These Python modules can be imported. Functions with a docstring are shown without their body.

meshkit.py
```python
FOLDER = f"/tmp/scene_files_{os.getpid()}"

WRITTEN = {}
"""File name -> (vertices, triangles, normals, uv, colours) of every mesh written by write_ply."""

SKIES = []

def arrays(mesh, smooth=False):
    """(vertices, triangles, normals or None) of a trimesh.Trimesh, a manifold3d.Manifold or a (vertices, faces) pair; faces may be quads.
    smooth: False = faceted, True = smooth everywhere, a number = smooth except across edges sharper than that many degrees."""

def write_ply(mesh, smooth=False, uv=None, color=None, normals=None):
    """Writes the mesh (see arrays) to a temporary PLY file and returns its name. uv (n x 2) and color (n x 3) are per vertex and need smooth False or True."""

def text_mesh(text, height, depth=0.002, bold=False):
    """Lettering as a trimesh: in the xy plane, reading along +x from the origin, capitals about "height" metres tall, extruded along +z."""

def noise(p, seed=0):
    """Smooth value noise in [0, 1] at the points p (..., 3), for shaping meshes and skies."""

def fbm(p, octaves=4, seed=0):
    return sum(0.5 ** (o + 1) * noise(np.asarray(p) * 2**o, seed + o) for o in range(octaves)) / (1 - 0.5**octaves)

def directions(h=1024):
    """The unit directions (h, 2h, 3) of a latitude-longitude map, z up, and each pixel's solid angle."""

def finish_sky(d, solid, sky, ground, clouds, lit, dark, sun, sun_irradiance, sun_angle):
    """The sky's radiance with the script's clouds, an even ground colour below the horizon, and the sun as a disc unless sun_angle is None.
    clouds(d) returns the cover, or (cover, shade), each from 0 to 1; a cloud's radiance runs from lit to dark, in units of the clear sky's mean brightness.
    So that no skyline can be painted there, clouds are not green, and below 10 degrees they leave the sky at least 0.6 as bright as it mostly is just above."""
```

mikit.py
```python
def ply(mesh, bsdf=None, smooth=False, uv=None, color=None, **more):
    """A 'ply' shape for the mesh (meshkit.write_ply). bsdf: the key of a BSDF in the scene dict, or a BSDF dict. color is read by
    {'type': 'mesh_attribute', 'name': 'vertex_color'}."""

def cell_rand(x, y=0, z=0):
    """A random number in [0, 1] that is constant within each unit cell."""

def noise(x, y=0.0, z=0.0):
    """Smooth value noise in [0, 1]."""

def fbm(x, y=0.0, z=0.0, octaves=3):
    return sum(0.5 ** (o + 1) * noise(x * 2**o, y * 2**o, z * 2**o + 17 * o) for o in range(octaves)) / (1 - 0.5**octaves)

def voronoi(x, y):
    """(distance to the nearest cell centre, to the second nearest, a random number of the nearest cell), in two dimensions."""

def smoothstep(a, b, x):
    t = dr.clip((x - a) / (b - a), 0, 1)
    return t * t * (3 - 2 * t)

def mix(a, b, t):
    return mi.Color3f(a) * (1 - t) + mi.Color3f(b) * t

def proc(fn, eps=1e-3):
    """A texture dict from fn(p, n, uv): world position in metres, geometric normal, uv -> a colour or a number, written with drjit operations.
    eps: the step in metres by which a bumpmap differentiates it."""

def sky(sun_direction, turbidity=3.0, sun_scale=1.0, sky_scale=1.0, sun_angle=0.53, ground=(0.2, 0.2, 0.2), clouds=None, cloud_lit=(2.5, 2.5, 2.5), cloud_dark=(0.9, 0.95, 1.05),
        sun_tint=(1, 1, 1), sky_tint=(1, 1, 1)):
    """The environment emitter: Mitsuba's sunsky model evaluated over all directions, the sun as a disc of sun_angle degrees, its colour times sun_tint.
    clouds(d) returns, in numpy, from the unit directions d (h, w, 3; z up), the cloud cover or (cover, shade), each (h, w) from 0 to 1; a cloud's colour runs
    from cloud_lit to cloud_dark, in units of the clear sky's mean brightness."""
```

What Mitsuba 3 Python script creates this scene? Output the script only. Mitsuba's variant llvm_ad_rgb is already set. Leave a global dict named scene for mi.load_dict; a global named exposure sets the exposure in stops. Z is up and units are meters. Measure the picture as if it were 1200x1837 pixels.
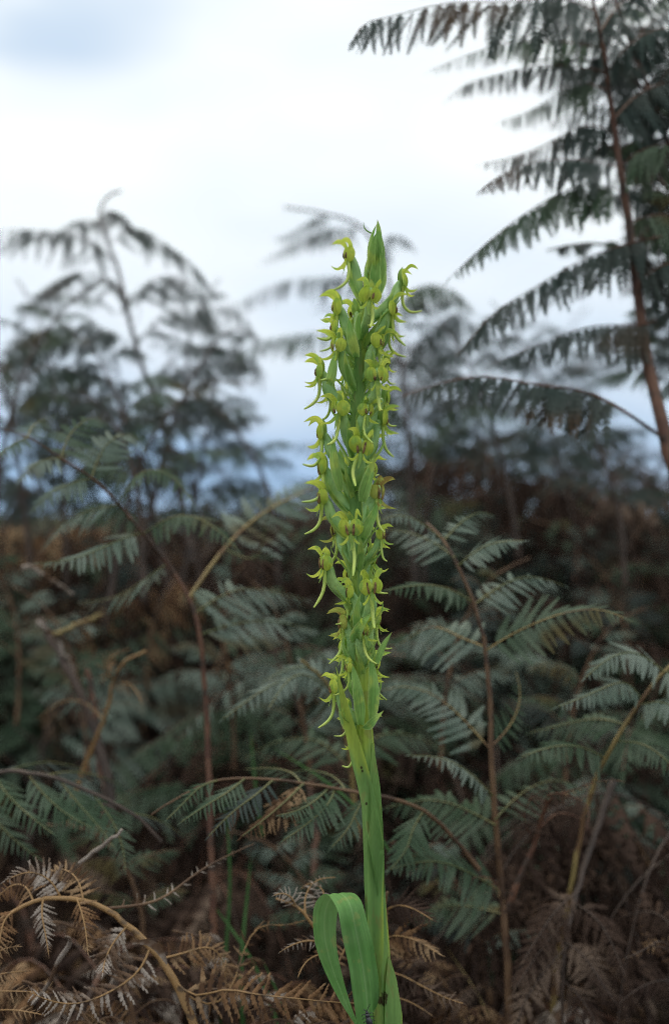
import math, random
import numpy as np
import mitsuba as mi
import drjit as dr
import mikit, meshkit
from mikit import proc, noise, fbm, smoothstep, mix
from scipy.interpolate import CubicSpline

# ------------------------------------------------------------------ camera, sky, exposure
CAM_H = 0.62
TANV = 0.36                       # tangent of half the vertical field of view
FOCUS = 0.85
T = mi.ScalarTransform4f
scene, labels = {}, {}
scene['camera'] = {
    'type': 'thinlens', 'fov': 2 * math.degrees(math.atan(TANV)), 'fov_axis': 'y',
    'aperture_radius': 0.0062, 'focus_distance': FOCUS,
    'near_clip': 0.02, 'far_clip': 20000.0,
    'to_world': T().look_at(origin=[0, 0, CAM_H], target=[0, 1, CAM_H], up=[0, 0, 1])}


def clouds(d):
    """Overcast: bright high cloud, thinner and bluer near the horizon and in a few patches."""
    el = np.degrees(np.arcsin(np.clip(d[..., 2], -1, 1)))
    az = np.degrees(np.arctan2(d[..., 0], d[..., 1]))
    n = meshkit.fbm(np.stack([d[..., 0] * 2.6, d[..., 1] * 2.6, d[..., 2] * 7.0], -1), 4, seed=5)
    n2 = meshkit.fbm(np.stack([d[..., 0] * 5 + 7, d[..., 1] * 5, d[..., 2] * 12.0], -1), 4, seed=9)
    low = 1 - np.clip((el - 1.5) / 12.0, 0, 1)
    low = low * low * (3 - 2 * low)
    shade = 0.62 * low + 0.25 + 1.0 * np.clip((n - 0.52) * 3.0, 0, 1) + 0.25 * (n2 - 0.5)
    patch = np.exp(-((az + 10.0 + 9 * (n2 - 0.5)) / 5.2) ** 2 - ((el - 18.8 + 7 * (n2 - 0.5)) / 2.9) ** 2)      # a grey-blue rift in the cloud
    shade = np.maximum(0.25 + (shade - 0.25) * (0.25 + 0.75 * low), 0.72 * patch * (0.8 + 1.2 * (n2 - 0.5)) + 0.10 * np.clip((n - 0.35) * 3, 0, 1))
    n3 = meshkit.fbm(np.stack([az * 0.10 + 3, el * 0.22, az * 0 + 1.5], -1), 4, seed=21)
    shade = shade + 0.34 * (n3 - 0.5) + 0.10 * np.clip((n2 - 0.5) * 2, -0.5, 1)
    far = np.clip((el - 22) / 10, 0, 1)
    shade = shade * (1 - far) + far * np.clip((n - 0.5) * 1.2, 0, 0.3)
    return np.ones_like(el), np.clip(shade, 0, 1)


scene['sky'] = mikit.sky([-0.25, 0.55, 0.80], turbidity=3, sun_scale=0.12, sun_angle=22, ground=(0.06, 0.055, 0.045),
                         clouds=clouds, cloud_lit=(2.34, 2.38, 2.30), cloud_dark=(0.74, 1.10, 1.58))
exposure = 2.62

# ------------------------------------------------------------------ helpers
rng = np.random.default_rng(7)
UP = np.array([0, 0, 1.0])


def P(px, py, Y=FOCUS):
    """The point of the place that stands Y metres in front of the lens at this spot of the photograph."""
    k = TANV / 918.5 * Y
    return np.array([(px - 600) * k, Y, CAM_H - (py - 918.5) * k])


MM = 0.001
PX = TANV / 918.5


def unit(v):
    v = np.asarray(v, float)
    return v / np.maximum(np.linalg.norm(v, axis=-1, keepdims=True), 1e-12)


def spline(pts, n):
    pts = np.asarray(pts, float)
    if len(pts) == 2:
        return pts[0] + (pts[1] - pts[0]) * np.linspace(0, 1, n)[:, None]
    s = np.concatenate([[0], np.cumsum(np.linalg.norm(np.diff(pts, axis=0), axis=1) ** 0.7)])
    return CubicSpline(s / s[-1], pts, bc_type='natural')(np.linspace(0, 1, n))


def interp(vals, n):
    return np.interp(np.linspace(0, 1, n), np.linspace(0, 1, len(vals)), vals)


def tube(pts, radii, sides=6):
    p = np.asarray(pts, float)
    n = len(p)
    r = np.broadcast_to(radii, (n,))
    t = unit(np.gradient(p, axis=0))
    a = np.zeros_like(p)
    ref = np.array([1.0, 0, 0]) if abs(t[0][0]) < 0.8 else np.array([0, 1.0, 0])
    prev = unit(ref - t[0] * (ref @ t[0]))
    for i in range(n):
        prev = unit(prev - t[i] * (prev @ t[i]))
        a[i] = prev
    b = np.cross(t, a)
    ang = np.arange(sides) * 2 * np.pi / sides
    v = p[:, None] + r[:, None, None] * (np.cos(ang)[None, :, None] * a[:, None] + np.sin(ang)[None, :, None] * b[:, None])
    v = v.reshape(-1, 3)
    i, j = np.meshgrid(np.arange(n - 1), np.arange(sides), indexing='ij')
    q = np.stack([i * sides + j, i * sides + (j + 1) % sides, (i + 1) * sides + (j + 1) % sides, (i + 1) * sides + j], -1).reshape(-1, 4)
    f = np.vstack([q[:, [0, 1, 2]], q[:, [0, 2, 3]]])
    v = np.vstack([v, p[:1], p[-1:]])
    j = np.arange(sides)
    f = np.vstack([f, np.stack([(j + 1) % sides, j, j * 0 + n * sides], 1),
                   np.stack([(n - 1) * sides + j, (n - 1) * sides + (j + 1) % sides, j * 0 + n * sides + 1], 1)])
    return v, f


def sheet(center, wdir, widths, cup=0.0, nv=7, ruffle=None, pleats=0.0):
    """A leaf or petal: a strip about a centre line. wdir: direction across; cup: depth of the hollow as a share of the width
    (it bends towards tangent x wdir); cup may vary along the line."""
    c = np.asarray(center, float)
    n = len(c)
    t = unit(np.gradient(c, axis=0))
    w = np.broadcast_to(np.asarray(wdir, float), (n, 3))
    w = unit(w - t * (w * t).sum(1, keepdims=True))
    nn = np.cross(t, w)
    W = np.broadcast_to(widths, (n,))
    cp = np.broadcast_to(cup, (n,))
    s = np.linspace(-1, 1, nv)
    ang = s[None, :] * (cp[:, None] * 2.6 + 1e-4)           # arc across the strip
    R = (W / 2) / (cp * 2.6 + 1e-4)
    x = np.sin(ang) * R[:, None]
    z = (1 - np.cos(ang)) * R[:, None]
    if pleats:
        z = z + (np.cos(s * np.pi * 3)[None, :] * pleats * W[:, None])
    v = c[:, None] + x[..., None] * w[:, None] + z[..., None] * nn[:, None]
    if ruffle is not None:
        v = v + ruffle(np.linspace(0, 1, n), s)[..., None] * nn[:, None]
    v = v.reshape(-1, 3)
    i, j = np.meshgrid(np.arange(n - 1), np.arange(nv - 1), indexing='ij')
    q = np.stack([i * nv + j, i * nv + j + 1, (i + 1) * nv + j + 1, (i + 1) * nv + j], -1).reshape(-1, 4)
    return strip(v, np.vstack([q[:, [0, 1, 2]], q[:, [0, 2, 3]]]), n, nv)


class Strip(tuple):
    """(vertices, triangles) with the strip's own uv: across 0 to 1, along 0 to 1."""
    uv = None


def strip(v, f, n, nv):
    m = Strip((v, f))
    m.uv = np.stack(np.meshgrid(np.linspace(0, 1, n), np.linspace(0, 1, nv), indexing='ij'), -1).reshape(-1, 2)[:, ::-1]
    return m


def ellipsoid(c, ax, n=8):
    """ax: three half-axis vectors (rows)."""
    th, ph = np.meshgrid(np.linspace(0, np.pi, n), np.linspace(0, 2 * np.pi, n, endpoint=False), indexing='ij')
    d = np.stack([np.sin(th) * np.cos(ph), np.sin(th) * np.sin(ph), np.cos(th)], -1).reshape(-1, 3)
    v = np.asarray(c) + d @ np.asarray(ax)
    i, j = np.meshgrid(np.arange(n - 1), np.arange(n), indexing='ij')
    q = np.stack([i * n + j, (i + 1) * n + j, (i + 1) * n + (j + 1) % n, i * n + (j + 1) % n], -1).reshape(-1, 4)
    return v, np.vstack([q[:, [0, 1, 2]], q[:, [0, 2, 3]]])


def join(meshes):
    vs, fs, at = [], [], 0
    for v, f in meshes:
        vs.append(v)
        fs.append(np.asarray(f) + at)
        at += len(v)
    return np.vstack(vs), np.vstack(fs)


COUNT = {}


def key_for(name):
    n = COUNT.get(name, 0)
    COUNT[name] = n + 1
    return name if n == 0 else f'{name}_{n:03d}'


def add(key, mesh, bsdf, smooth=True):
    key = key_for(key)
    uv = getattr(mesh, 'uv', None)
    scene[key] = mikit.ply(tuple(mesh), bsdf, smooth=smooth, uv=uv)
    return key


def tag(key, label, category, group=None, kind=None):
    d = labels[key] = {}
    if label:
        d['label'] = label
    if category:
        d['category'] = category
    if group:
        d['group'] = group
    if kind:
        d['kind'] = kind


# ------------------------------------------------------------------ materials
def tone(c1, c2, scale, c3=None, t3=0.62, s3=23.0):
    """Colour that wanders between two tones, with blotches of a third."""
    def fn(p, n, uv):
        a = fbm(p.x * scale, p.y * scale, p.z * scale, 3)
        c = mix(c1, c2, smoothstep(0.3, 0.7, a))
        if c3 is not None:
            b = fbm(p.x * s3 + 31, p.y * s3, p.z * s3 + 5, 3)
            c = mix(c, mi.Color3f(c3), smoothstep(t3 - 0.07, t3 + 0.07, b))
        return c
    return proc(fn)


def blade(c1, c2, c3, margin, scale, veins=16.0, edge=0.5, tip=(0.42, 0.34, 0.10)):
    """A petal's or bract's colour: two tones, blotches of a third, lengthwise veins, a paler margin and a faintly withered tip."""
    def fn(p, n, uv):
        a = fbm(p.x * scale, p.y * scale, p.z * scale, 3)
        c = mix(c1, c2, smoothstep(0.3, 0.7, a))
        c = mix(c, mi.Color3f(c3), smoothstep(0.50, 0.70, fbm(p.x * scale * 1.5 + 31, p.y * scale * 1.5, p.z * scale + 5, 3)))
        e = dr.abs(uv.x - 0.5) * 2
        c = mix(c, mi.Color3f(margin), edge * smoothstep(0.72, 1.0, e))
        v = noise(uv.x * veins, uv.y * 2.0 + p.z * 40, p.x * 60)
        c = c * (0.80 + 0.36 * v)
        return mix(c, mi.Color3f(tip), 0.55 * smoothstep(0.90, 1.0, uv.y))
    return proc(fn)


def thin(color, rough=0.5, trans=0.5, **more):
    return {'type': 'principledthin', 'base_color': color, 'roughness': rough, 'diff_trans': trans, 'eta': 1.4, **more}


def solid(color, rough=0.55, spec=0.4):
    return {'type': 'twosided', 'bsdf': {'type': 'principled', 'base_color': color, 'roughness': rough, 'specular': spec}}


scene['mat_fern_green'] = thin(tone((0.076, 0.118, 0.074), (0.134, 0.176, 0.126), 40, (0.13, 0.105, 0.05), 0.66, 15), 0.42, 0.55)
scene['mat_fern_glaucous'] = thin(tone((0.152, 0.205, 0.165), (0.245, 0.295, 0.250), 35, (0.15, 0.14, 0.09), 0.68, 18), 0.40, 0.5)
scene['mat_fern_dark'] = thin(tone((0.058, 0.080, 0.072), (0.090, 0.106, 0.096), 30, (0.100, 0.074, 0.054), 0.68, 12), 0.40, 0.4)
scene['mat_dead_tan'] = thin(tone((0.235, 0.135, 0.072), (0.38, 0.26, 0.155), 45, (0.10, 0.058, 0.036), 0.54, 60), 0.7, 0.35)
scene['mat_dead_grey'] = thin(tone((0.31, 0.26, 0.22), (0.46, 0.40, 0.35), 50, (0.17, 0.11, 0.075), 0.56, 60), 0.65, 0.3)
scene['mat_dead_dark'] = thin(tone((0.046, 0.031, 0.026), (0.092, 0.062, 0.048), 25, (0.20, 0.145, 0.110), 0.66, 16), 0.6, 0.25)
scene['mat_stem_red'] = solid(tone((0.095, 0.042, 0.027), (0.155, 0.075, 0.045), 60, (0.055, 0.034, 0.024), 0.56, 90))
scene['mat_stem_tan'] = solid(tone((0.30, 0.175, 0.07), (0.36, 0.22, 0.10), 50, (0.14, 0.09, 0.05), 0.62, 110))
scene['mat_stem_yellow'] = solid(tone((0.23, 0.175, 0.065), (0.30, 0.22, 0.09), 50, (0.16, 0.09, 0.045), 0.6, 40))
scene['mat_stem_brown'] = solid(tone((0.105, 0.058, 0.032), (0.17, 0.10, 0.055), 50, (0.07, 0.04, 0.025), 0.6, 90))
scene['mat_rib'] = solid(tone((0.10, 0.12, 0.045), (0.16, 0.15, 0.06), 40))
scene['mat_stem_dark'] = solid(tone((0.050, 0.035, 0.028), (0.085, 0.058, 0.045), 50))
scene['mat_petal'] = thin(blade((0.55, 0.69, 0.10), (0.70, 0.79, 0.14), (0.42, 0.63, 0.14), (0.74, 0.81, 0.26), 130, 12), 0.45, 1.0)
scene['mat_petal_old'] = thin(blade((0.44, 0.50, 0.11), (0.58, 0.60, 0.15), (0.34, 0.24, 0.08), (0.46, 0.36, 0.12), 170, 14, 0.7, (0.22, 0.12, 0.05)), 0.5, 0.9)
scene['mat_hood'] = thin(blade((0.28, 0.46, 0.13), (0.40, 0.56, 0.16), (0.52, 0.63, 0.14), (0.58, 0.68, 0.26), 140, 14), 0.42, 0.9)
scene['mat_bract'] = thin(blade((0.24, 0.45, 0.125), (0.36, 0.57, 0.17), (0.50, 0.64, 0.16), (0.60, 0.72, 0.33), 100, 18, 0.55), 0.40, 0.9)
scene['mat_ovary'] = solid(tone((0.25, 0.44, 0.16), (0.35, 0.53, 0.18), 140), 0.42)
scene['mat_spur'] = solid(tone((0.42, 0.56, 0.12), (0.52, 0.62, 0.14), 140), 0.42)
scene['mat_anther'] = solid(tone((0.085, 0.045, 0.022), (0.24, 0.15, 0.05), 420), 0.6)
scene['mat_beetle'] = solid(tone((0.012, 0.012, 0.016), (0.03, 0.03, 0.035), 300), 0.3, 0.6)
scene['mat_grass'] = thin(tone((0.055, 0.135, 0.045), (0.085, 0.175, 0.065), 40), 0.4, 0.5)

STAINS = [(*P(690, 1786, FOCUS - 0.006), 0.0024), (*P(681, 1793, FOCUS - 0.006), 0.0022), (*P(688, 1798, FOCUS - 0.006), 0.0018), (*P(648, 1377, FOCUS - 0.006), 0.0009),
          (*P(650, 1383, FOCUS - 0.006), 0.0007), (*P(657, 1441, FOCUS - 0.006), 0.0009)]


def stem_color(p, n, uv):
    streak = fbm(p.x * 900, p.y * 900, p.z * 18, 2)
    a = fbm(p.x * 60, p.y * 60, p.z * 22, 3)
    c = mix((0.185, 0.345, 0.110), (0.255, 0.415, 0.130), smoothstep(0.3, 0.7, a))
    c = mix(c, mi.Color3f(0.47, 0.58, 0.095), 0.8 * smoothstep(0.44, 0.64, fbm(p.x * 110 + 3, p.y * 110, p.z * 12 + 9, 2)))
    c = c * (0.86 + 0.28 * streak)
    wob = 0.35 + 1.4 * fbm(p.x * 900, p.y * 900, p.z * 600, 3)
    c = mix(c, mi.Color3f(0.30, 0.29, 0.11), 0.5 * smoothstep(0.60, 0.72, fbm(p.x * 260 + 11, p.y * 260, p.z * 90, 4)))
    for x, y, z, r in STAINS:
        d = dr.sqrt(dr.square(p.x - x) + dr.square((p.z - z) * 0.75) + dr.square((p.y - y) * 0.3)) / wob
        c = mix(c, mi.Color3f(0.050, 0.030, 0.020), 0.9 * (1 - smoothstep(r * 0.6, r, d)))
    return c


def leaf_color(p, n, uv):
    streak = noise(uv.x * 38, uv.y * 3, 3.3)
    fine = noise(uv.x * 90, uv.y * 5, 8.1)
    a = fbm(p.x * 50, p.y * 50, p.z * 50, 3)
    c = mix((0.130, 0.300, 0.085), (0.185, 0.360, 0.125), smoothstep(0.3, 0.7, a))
    c = mix(c, mi.Color3f(0.30, 0.46, 0.22), 0.4 * (1 - smoothstep(0.006, 0.05, dr.abs(uv.x - 0.5))))
    c = mix(c, mi.Color3f(0.36, 0.36, 0.13), 0.35 * smoothstep(0.64, 0.76, fbm(p.x * 160, p.y * 160, p.z * 160, 4)))
    return c * (0.80 + 0.26 * streak + 0.16 * fine)


scene['mat_orchid_stem'] = thin(proc(stem_color), 0.42, 0.6)
scene['mat_orchid_leaf'] = thin(proc(leaf_color), 0.38, 0.5)


def ground_color(p, n, uv):
    a = fbm(p.x * 9, p.y * 9, 1.0, 4)
    b = fbm(p.x * 70, p.y * 70, 4.0, 3)
    c = mix((0.022, 0.016, 0.012), (0.060, 0.042, 0.030), smoothstep(0.3, 0.7, a))
    c = mix(c, mi.Color3f(0.15, 0.10, 0.065), 0.6 * smoothstep(0.55, 0.72, b))
    far = smoothstep(8, 40, dr.sqrt(p.x * p.x + p.y * p.y))
    return mix(c, mi.Color3f(0.055, 0.062, 0.038), far)


scene['mat_ground'] = {'type': 'diffuse', 'reflectance': proc(ground_color)}

# ------------------------------------------------------------------ ground
def ground_height(x, y):
    r = np.hypot(x, y)
    p = np.stack([x * 1.6, y * 1.6, np.zeros_like(x)], -1)
    h = (meshkit.fbm(p, 4, seed=3) - 0.5) * 0.10 * np.clip(r / 0.4, 0, 1)
    h = h - np.clip(r - 4.5, 0, None) * 0.16 * np.exp(-np.clip(r - 4.5, 0, None) / 900)      # the slope falls away behind the bracken
    return h


rr = np.concatenate([[0.001], np.geomspace(0.15, 12, 90), np.geomspace(13, 9000, 50)])
aa = np.linspace(0, 2 * np.pi, 181)[:-1]
RR, AA = np.meshgrid(rr, aa, indexing='ij')
gx, gy = RR * np.cos(AA), RR * np.sin(AA)
gz = ground_height(gx, gy)
na = len(aa)
i, j = np.meshgrid(np.arange(len(rr) - 1), np.arange(na), indexing='ij')
q = np.stack([i * na + j, (i + 1) * na + j, (i + 1) * na + (j + 1) % na, i * na + (j + 1) % na], -1).reshape(-1, 4)
scene['ground'] = mikit.ply((np.stack([gx, gy, gz], -1).reshape(-1, 3), q), 'mat_ground', smooth=True)
tag('ground', 'dark brown litter-covered ground under the bracken', None, kind='structure')

# ------------------------------------------------------------------ bracken: leaflet library
def leaflet(segs, wide, narrow, curl, missing, seed, cheap=False, bend=0.0):
    """A lobed leaflet of length 1 along +x, its face along +z: a midrib with paired segments."""
    r = np.random.default_rng(seed)
    V, F = [], []

    def axis(x):
        return np.array([x, bend * x * x, -curl * 0.35 * x * x])
    xs = np.linspace(0.03, 0.97, segs + 1)
    for s in (-1, 1):
        for k in range(segs):
            if r.random() < missing:
                continue
            x0, x1 = xs[k], xs[k + 1]
            m = (x0 + x1) / 2
            w = wide * (min(1, 0.55 + m * 2.5)) * (1 - m) ** 0.62 * r.uniform(0.85, 1.12) + 0.012
            lean = 0.55 * w * r.uniform(0.7, 1.3)
            d = (x1 - x0)
            hw = d * narrow / 2
            drop = curl * w * r.uniform(0.35, 1.1)
            a, b = axis(x0 + d * 0.02), axis(x1 - d * 0.02)
            c = axis(m)
            mid = c + np.array([lean * 0.55, s * w * 0.6, -drop * 0.25 + 0.02 * w])
            tip = c + np.array([lean, s * w, -drop * 0.9])
            at = len(V)
            p1, p2 = mid + np.array([-hw, 0, 0]), mid + np.array([hw, 0, 0])
            V += [a, b, p1, p2, tip]
            tri = [(0, 1, 3), (0, 3, 2), (2, 3, 4)]
            if s > 0:
                tri = [t[::-1] for t in tri]
            F += [(at + x, at + y, at + z) for x, y, z in tri]
    # midrib as a slim keel and the end lobe
    at = len(V)
    V += [axis(0) + [0, 0.016, 0], axis(0) - [0, 0.016, 0], axis(0.5) + [0, 0.012, 0.004], axis(0.5) - [0, 0.012, -0.004], axis(0.95) + [0, 0.012, 0], axis(0.95) - [0, 0.012, 0], axis(1.03)]
    F += [(at + a, at + b, at + c) for a, b, c in ((0, 1, 3), (0, 3, 2), (2, 3, 5), (2, 5, 4), (4, 5, 6))]
    return np.array(V, float), np.array(F, int)


LIB = {
    'lush': [leaflet(12, 0.165, 0.62, 0.35, 0.0, s, bend=b) for s, b in ((1, 0.04), (2, -0.05), (3, 0.0), (4, 0.08))],
    'strap': [leaflet(6, 0.105, 1.15, 0.35, 0.0, s + 60, bend=b) for s, b in ((1, 0.08), (2, -0.08), (3, 0.0), (4, 0.14))],
    'narrow': [leaflet(8, 0.165, 0.85, 0.5, 0.02, s + 10, bend=b) for s, b in ((1, 0.1), (2, -0.1), (3, 0.0), (4, 0.15))],
    'dead': [leaflet(10, 0.19, 0.55, 1.5, 0.10, s + 20, bend=b) for s, b in ((1, 0.1), (2, -0.16), (3, 0.2), (4, -0.05))],
    'comb': [leaflet(5, 0.125, 1.15, 1.1, 0.0, s + 30, bend=b) for s, b in ((1, 0.22), (2, 0.1), (3, -0.12), (4, 0.3))],
    'rough': [leaflet(7, 0.17, 0.62, 0.6, 0.05, s + 40, bend=b) for s, b in ((1, 0.1), (2, -0.1), (3, 0.0))],
    'lacy': [leaflet(9, 0.145, 0.55, 0.4, 0.04, s + 70, bend=b) for s, b in ((1, 0.12), (2, -0.12), (3, 0.0), (4, 0.2))],
    'roughdead': [leaflet(6, 0.13, 0.6, 1.5, 0.12, s + 50, bend=b) for s, b in ((1, 0.2), (2, -0.2), (3, 0.1))],
}
LIBPLY = {}


def lib_ply(kind, k, bsdf):
    if (kind, k, bsdf) not in LIBPLY:
        LIBPLY[kind, k, bsdf] = mikit.ply(LIB[kind][k], bsdf, smooth=True)
    return LIBPLY[kind, k, bsdf]


def leaflets_of(path, n_up, L, N, r, theta=62, droop=0.3, taper=0.75, skip=0.0, start=0.10, sway=0.25, one=None, lag=0.0):
    """Frames (4 x 4) of paired leaflets along a pinna's midrib; the last number is each leaflet's length."""
    out = []
    m = len(path)
    tan = unit(np.gradient(path, axis=0))
    idx = np.arange(m)
    for q in range(N):
        t = start + (1 - start) * (q / N) ** 0.92
        for s in ((-1, 1) if one is None else (one,)):
            if r.random() < skip:
                continue
            tt = min(0.995, t + r.uniform(-0.2, 0.2) / N)
            at = np.array([np.interp(tt * (m - 1), idx, path[:, c]) for c in range(3)])
            tg = unit(np.array([np.interp(tt * (m - 1), idx, tan[:, c]) for c in range(3)]))
            n = unit(n_up - tg * (n_up @ tg))
            side = np.cross(n, tg) * s
            ang = math.radians(theta * (1 - 0.25 * tt) + r.uniform(-7, 7))
            d = math.cos(ang) * tg + math.sin(ang) * side
            d = unit(d - UP * droop * r.uniform(0.6, 1.4) + r.normal(0, 0.05 + 0.08 * sway, 3))
            nn = n + r.normal(0, sway, 3)
            z = unit(nn - d * (nn @ d))
            y = np.cross(z, d)
            ln = L * (1 - tt) ** taper * min(1.0, 0.62 + 2.2 * tt) * r.uniform(0.86, 1.12) + 0.04 * L
            M = np.eye(4)
            M[:3, 0], M[:3, 1], M[:3, 2], M[:3, 3] = d * ln, y * ln, z * ln, at
            out.append((M, ln))
    # the end leaflet
    d = tan[-1]
    n = unit(n_up - d * (n_up @ d))
    M = np.eye(4)
    ln = 0.22 * L
    M[:3, 0], M[:3, 1], M[:3, 2], M[:3, 3] = d * ln, np.cross(n, d) * ln, n * ln, path[-1]
    out.append((M, ln))
    return out


def baked(frames, kind, r):
    ms = []
    for M, ln in frames:
        v, f = LIB[kind][r.integers(len(LIB[kind]))]
        ms.append((v @ M[:3, :3].T + M[:3, 3], f))
    return join(ms)


def frond(name, label, stem, pinnae, stem_mat, leaf_mats, lib, seed, r0=0.004, r1=0.0012, group=None, whole=False, cap=280, category='fern', min_part=10.0, rib=None, grow=1.0, more=1.0):
    """stem: points in space; pinnae: dicts with path (points), up, L, N and leaflet options; leaf_mats: BSDF keys taken at random per pinna.
    whole: the leaflets join their pinna's mesh (a frond too blurred to tell them apart)."""
    r = np.random.default_rng(seed)
    root = key_for(name)
    tag(root, label, category, group)
    path = spline(stem, 28)
    path[1:-1] += r.normal(0, 0.0003, (26, 3))
    add(root + '__stem', tube(path, np.linspace(r0, r1, 28) * (1 + 0.03 * np.sin(np.arange(28) * 1.7)), 7), stem_mat)
    singles, rest = [], {}
    for pn in pinnae:
        pn = dict(pn)
        pp = spline(pn.pop('path'), 14)
        rad = pn.pop('rad', 0.00075)
        mat = pn.pop('mat', None) or leaf_mats[r.integers(len(leaf_mats))]
        lb = pn.pop('lib', lib)
        part_label = pn.pop('label', None)
        rmat = pn.pop('rmat', rib or stem_mat)
        fr = leaflets_of(pp, unit(pn.pop('up')), pn.pop('L') * grow, int(pn.pop('N') * more + 0.5), r, **pn)
        ribm = tube(pp, np.linspace(rad, rad * 0.35, 14), 5)
        if whole:
            k = add(root + '__pinna', join([baked(fr, lb, r)]), mat)
            add(k + '__midrib', ribm, rmat)
        else:
            k = add(root + '__pinna', ribm, rmat)
            singles += [(ln / max(0.3, M[1, 3]), ln, M, k, mat, lb) for M, ln in fr]
        if part_label:
            labels[k] = {'label': part_label}
    if not whole:
        singles.sort(key=lambda x: -x[0])
        for n, (app, ln, M, k, mat, lb) in enumerate(singles):
            if n < cap and app / PX >= min_part:
                d = dict(lib_ply(lb, int(r.integers(len(LIB[lb]))), mat))
                d['to_world'] = T(M)
                scene[key_for(k + '__leaflet')] = d
            else:
                rest.setdefault(mat, []).append((M, ln, lb))
        for mat, fr in rest.items():
            ms = []
            for M, ln, lb in fr:
                v, f = LIB[lb][r.integers(len(LIB[lb]))]
                ms.append((v @ M[:3, :3].T + M[:3, 3], f))
            kk = add(root + '__small_leaflets', join(ms), mat)
            labels[kk] = {'kind': 'stuff'}
    return root


def px_path(pts, Y0, Y1):
    n = len(pts)
    out = []
    for q, p in enumerate(pts):
        Y = p[2] if len(p) > 2 else Y0 + (Y1 - Y0) * (q / max(1, n - 1))
        out.append(P(p[0], p[1], Y))
    return np.array(out)


def pin(pts, Y0, Y1, L, N, up=(0, -0.35, 1), **kw):
    """A pinna from spots of the photograph and its distance at both ends; L: longest leaflet in photograph pixels."""
    return dict(path=px_path(pts, Y0, Y1), L=L * PX * (Y0 + Y1) / 2, N=N, up=np.array(up, float), **kw)


def stem_px(pts):
    return np.array([P(*p) for p in pts])


# ------------------------------------------------------------------ bracken: the fronds one can tell apart
HANG = dict(droop=1.5, theta=70, sway=0.30, taper=0.6)
LUMP = dict(droop=0.8, theta=60, sway=0.8, taper=0.45, skip=0.12)
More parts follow.
